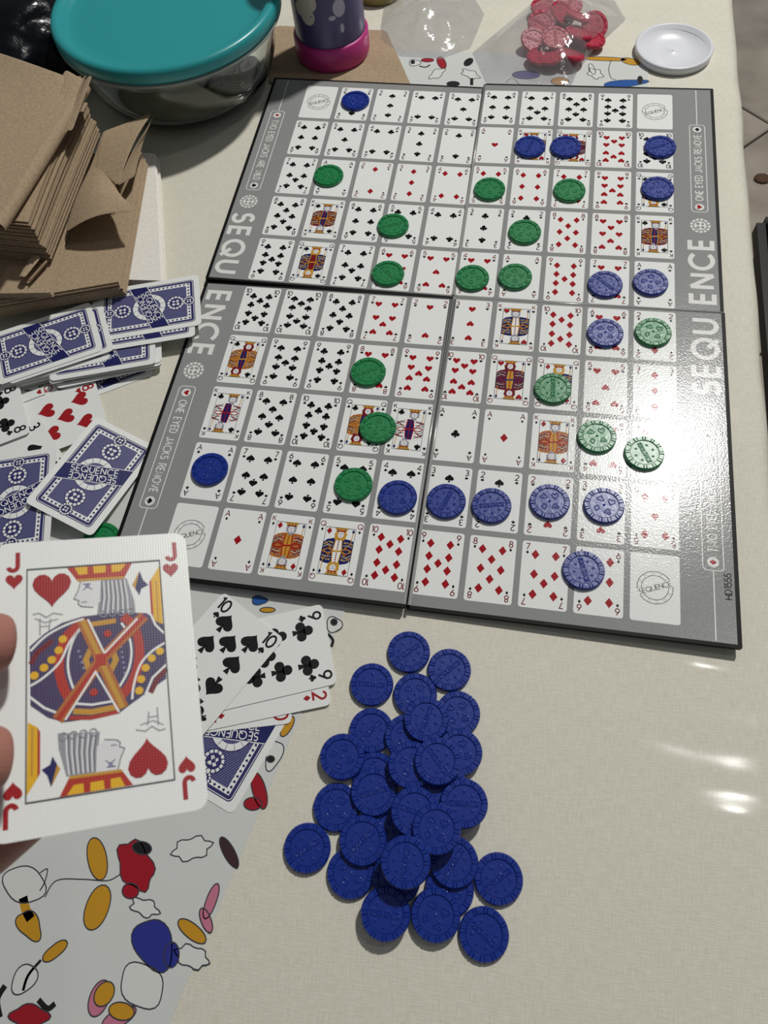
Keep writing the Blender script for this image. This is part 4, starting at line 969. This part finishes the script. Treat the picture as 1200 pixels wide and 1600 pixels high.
# tumbler
bp = at(521, 82, .02)
bt = empty('tumbler', (bp[0], bp[1], .03)); tag(bt, 'purple drinking bottle with a pink foot, standing behind the board', 'bottle')
purp = plain('purple_print', (74, 66, 112), .3); pink = plain('pink_silicone', (186, 44, 124), .4); cloudm = plain('cream_print', (190, 184, 170), .35); greyp = plain('pale_grey_print', (178, 172, 192), .35)
lathe('pink_foot', [(.001, 0), (1.08, 0), (1.18, .05), (1.21, .15), (1.21, .72), (1.17, .78), (1.13, .79)], [pink], parent=bt)
lathe('body', [(1.12, .6), (1.12, 4.3), (1.05, 4.5), (.95, 4.6), (.001, 4.6)], [purp], parent=bt)
lathe('cap', [(.9, 4.55), (.95, 4.6), (.95, 5.1), (.85, 5.2), (.001, 5.2)], [pink], parent=bt)
def wrap(name, blobs, mat, r):
    vs, fs = [], []
    for (a0, z0, ra, rz) in blobs:
        b = len(vs); vs.append((r * math.cos(a0), r * math.sin(a0), z0)); m_ = 20
        for k in range(m_):
            t = 2 * math.pi * k / m_; a = a0 + ra * math.cos(t); vs.append((r * math.cos(a), r * math.sin(a), z0 + rz * math.sin(t)))
        fs += [(b, b + 1 + k, b + 1 + (k + 1) % m_) for k in range(m_)]
    o = link(name, mesh_from(name, vs, fs, [mat]), bt); return o
fa_ = math.atan2(CAM[1] - bp[1], CAM[0] - bp[0])
wrap('printed_cloud', [(fa_ - .82, 1.9, .2, .22), (fa_ - .62, 1.75, .22, .28), (fa_ - .5, 2.15, .2, .26), (fa_ - .74, 2.3, .24, .26)], cloudm, 1.126)
wrap('printed_spots', [(fa_ + .3, 2.6, .36, .42), (fa_ + .3, 1.95, .18, .26), (fa_ + .08, 1.7, .1, .07), (fa_ + .33, 1.35, .06, .14)], greyp, 1.127)
# white plastic lid lying upside down
lpos = at(1052, 78, .1)
pl = plain('white_plastic', (226, 228, 234), .35)
o = lathe('plastic_lid', [(.001, .10), (.02, .10), (.045, .07), (.06, .06), (1.0, .06), (1.02, .10), (1.04, .10), (1.08, .24), (1.15, .24), (1.19, .20), (1.17, .02), (1.12, 0), (.001, 0)], [pl], 96)
o.location = V((lpos[0], lpos[1], .015)); tag(o, 'white round plastic lid lying upturned on the cloth past the board', 'lid')
# yellow-green thing behind the bottle (edge of a jar lid)
jp = at(590, -6, .3); olive = plain('olive_lid', (122, 112, 52), .4)
o = lathe('jar_lid', [(.001, 0), (.8, 0), (.85, .06), (.85, .4), (.8, .46), (.001, .48)], [olive], 48); o.location = V((jp[0] - .1, jp[1] + .7, .02)); tag(o, 'olive lid just showing behind the drinking bottle', 'lid')

# brown napkin spread beneath the bottle
q = [at(436, 120, .03), at(656, 134, .03), at(588, 48, .03), at(430, 40, .03)]
rn = random.Random(3)
def crinkle(u, v): return np.array([0, 0, .03 + .03 * math.sin(9 * u + 4 * v) * math.sin(7 * v + 2) + .04 * max(0, u - .7) * math.sin(14 * v)])
sheet('paper_napkin', lerp4(q[0] + [-.3, -.4, 0], q[1] + [-.1, -.4, 0], q[3], q[2] + [.35, 0, 0], 13, 11, crinkle), kraft, 'flat brown napkin under the purple bottle at the far board edge', th=.012)

# ------------------------------------------------------------------ clear bags
fm, nt, bs = base_mat('clear_film'); out = nt.nodes['Material Output']; nt.nodes.remove(bs)
tr = N(nt, 'ShaderNodeBsdfTransparent'); tr.inputs[0].default_value = (.975, .975, .98, 1); gls = N(nt, 'ShaderNodeBsdfGlossy'); gls.inputs['Roughness'].default_value = .12; gls.inputs[0].default_value = (1, 1, 1, 1)
df = N(nt, 'ShaderNodeBsdfDiffuse'); df.inputs[0].default_value = srgb(225, 222, 226)
fr_ = N(nt, 'ShaderNodeLayerWeight'); fr_.inputs['Blend'].default_value = .2; m1 = N(nt, 'ShaderNodeMixShader'); m2 = N(nt, 'ShaderNodeMixShader'); m2.inputs[0].default_value = .09
mf = N(nt, 'ShaderNodeMath', operation='MULTIPLY_ADD'); mf.inputs[1].default_value = .6; mf.inputs[2].default_value = .045; nt.links.new(fr_.outputs['Facing'], mf.inputs[0]); nt.links.new(mf.outputs[0], m1.inputs[0]); nt.links.new(tr.outputs[0], m1.inputs[1]); nt.links.new(gls.outputs[0], m1.inputs[2])
nt.links.new(m1.outputs[0], m2.inputs[1]); nt.links.new(df.outputs[0], m2.inputs[2]); nt.links.new(m2.outputs[0], out.inputs[0])
tc = N(nt, 'ShaderNodeTexCoord'); nz = N(nt, 'ShaderNodeTexNoise'); nz.inputs['Scale'].default_value = 55; nz.inputs['Detail'].default_value = 4; nt.links.new(tc.outputs['Object'], nz.inputs['Vector'])
bb = N(nt, 'ShaderNodeBump'); bb.inputs['Strength'].default_value = .8; bb.inputs['Distance'].default_value = .003; nt.links.new(nz.outputs[0], bb.inputs['Height'])
nt.links.new(bb.outputs[0], gls.inputs['Normal']); nt.links.new(bb.outputs[0], fr_.inputs['Normal'])
from mathutils import noise as mn
def bag(outline, height, label, seed, base=.03, amp=.16):
    """crumpled film: upper and lower wall over an outline on the table, pulled up by height(x, y)"""
    o_ = [np.array(c[:2], float) for c in outline]; cen = sum(o_) / len(o_); per = []
    for i in range(len(o_)):
        for k in range(6): per.append(o_[i] + (o_[(i + 1) % len(o_)] - o_[i]) * k / 6)
    n = len(per); vs = []; fs = []; R = 14
    for lay in (1, 0):
        for j in range(R + 1):
            t = j / R
            for p in per:
                c = cen + (p - cen) * t; e = (1 - t ** 4)
                z = base + (height(c[0], c[1]) * e + amp * e * abs(mn.noise(Vector((c[0] * 1.1, c[1] * 1.1, seed)))) + .5 * amp * e * abs(mn.noise(Vector((c[0] * 3.1, c[1] * 3.1, seed + 4)))) if lay else 0)
                vs.append((c[0], c[1], z if lay else base - .008))
    for lay in (0, 1):
        b = lay * (R + 1) * n
        for j in range(R):
            for k in range(n):
                f = (b + j * n + k, b + (j + 1) * n + k, b + (j + 1) * n + (k + 1) % n, b + j * n + (k + 1) % n); fs.append(f if lay == 0 else f[::-1])
    o = link('plastic_bag', mesh_from('plastic_bag', vs, fs, [fm], smooth=True)); tag(o, label, 'bag'); return o
def bump_h(cx, cy, r, h): return lambda x, y: h * max(0.0, 1 - ((x - cx) ** 2 + (y - cy) ** 2) / (r * r)) ** .6
bag([at(*p, .03) for p in ((592, 60), (600, 10), (640, -20), (735, -15), (757, 22), (735, 75), (690, 92), (625, 88))], bump_h(*at(665, 40)[:2], 1.6, .35), 'empty clear plastic bag lying flat right of the purple bottle', 2.0, amp=.3)
rc = at(875, 55, .2)
bag([at(*p, .03) for p in ((738, 82), (830, 5), (870, -25), (960, 0), (978, 30), (930, 75), (902, 112), (890, 140), (800, 138), (760, 132))], bump_h(rc[0], rc[1], 2.3, .62), 'clear plastic bag holding red chips, behind the board', 5.0, amp=.22)
RD = [(835, 62, .2, 'text', .3, .3), (862, 84, .25, 'suits', .1, -.2), (905, 50, .3, 'text', -.2, .2), (930, 38, .25, 'suits', .5, .3), (846, 36, .35, 'text', .5, .1), (880, 20, .3, 'suits', .2, .5), (893, 84, .2, 'text', -.3, .2),
      (868, 58, .44, 'text', .2, .1), (905, 24, .35, 'suits', -.3, .3), (845, 86, .15, 'suits', 0, 0), (925, 60, .16, 'text', 0, .1), (890, 5, .2, 'text', .2, .1), (850, 10, .2, 'suits', .1, .1)]
RL = ['red chip at the left side of the bagged heap', 'red chip at the near end of the bagged heap', 'bright red chip right of the middle of the bagged heap', 'red chip near the far right of the bagged heap',
      'red chip leaning on the left upper part of the bagged heap', 'red chip at the far side of the bagged heap', 'red chip at the near right of the bagged heap', 'topmost red chip in the middle of the bagged heap',
      'red chip standing out at the far right of the middle', 'flat red chip at the near left corner of the bagged heap', 'red chip at the right end of the bagged heap', 'red chip cut by the far picture edge', 'red chip at the far left of the bagged heap']
for k, (x, y, z, kd, tx, ty) in enumerate(RD):
    put_chip('red', kd, at(x, y, z + .12), k * .7, RL[k], 'red chips in the bag', (tx, ty))

# ------------------------------------------------------------------ dark crumpled bags at the far left corner
dk, nt, bs = base_mat('dark_film'); bs.inputs['Base Color'].default_value = srgb(10, 15, 20); bs.inputs['Roughness'].default_value = .22; bs.inputs['Specular IOR Level'].default_value = .25; bump(nt, bs, 'noise', 60, .5, .004, detail=4)
dr = plain('dark_red_film', (48, 8, 12), .4)
def lump(name, c, rx, ry, rz, mat, label, seed, amp=.14):
    bm = bmesh.new(); bmesh.ops.create_icosphere(bm, subdivisions=5, radius=1)
    for v in bm.verts:
        k = 1 + amp * (abs(mn.noise(v.co * 1.7 + Vector((seed, 0, 0)))) * 1.6 - .4) + .05 * abs(mn.noise(v.co * 9 + Vector((seed, 3, 0))))
        v.co = Vector((v.co.x * rx * k, v.co.y * ry * k, max(v.co.z * rz * k, -rz * .8))) * S
    me = bpy.data.meshes.new(name); bm.to_mesh(me); bm.free(); me.materials.append(mat)
    for p in me.polygons: p.use_smooth = True
    o = link(name, me); o.location = V((c[0], c[1], rz * .8 + .02)); tag(o, label, 'bag'); return o
p = at(38, 85, 1.2); lump('plastic_bag', (p[0] - 1.2, p[1] + 1.0), 3.0, 2.6, 1.5, dk, 'crumpled dark blue-black plastic bag behind the brown napkins', 1.0)
p = at(30, 10, 1.4); lump('plastic_bag', (p[0] - 3.2, p[1] + 4.4), 3.4, 2.6, 2.2, dr, 'very dark red bag in the far left corner', 6.0)
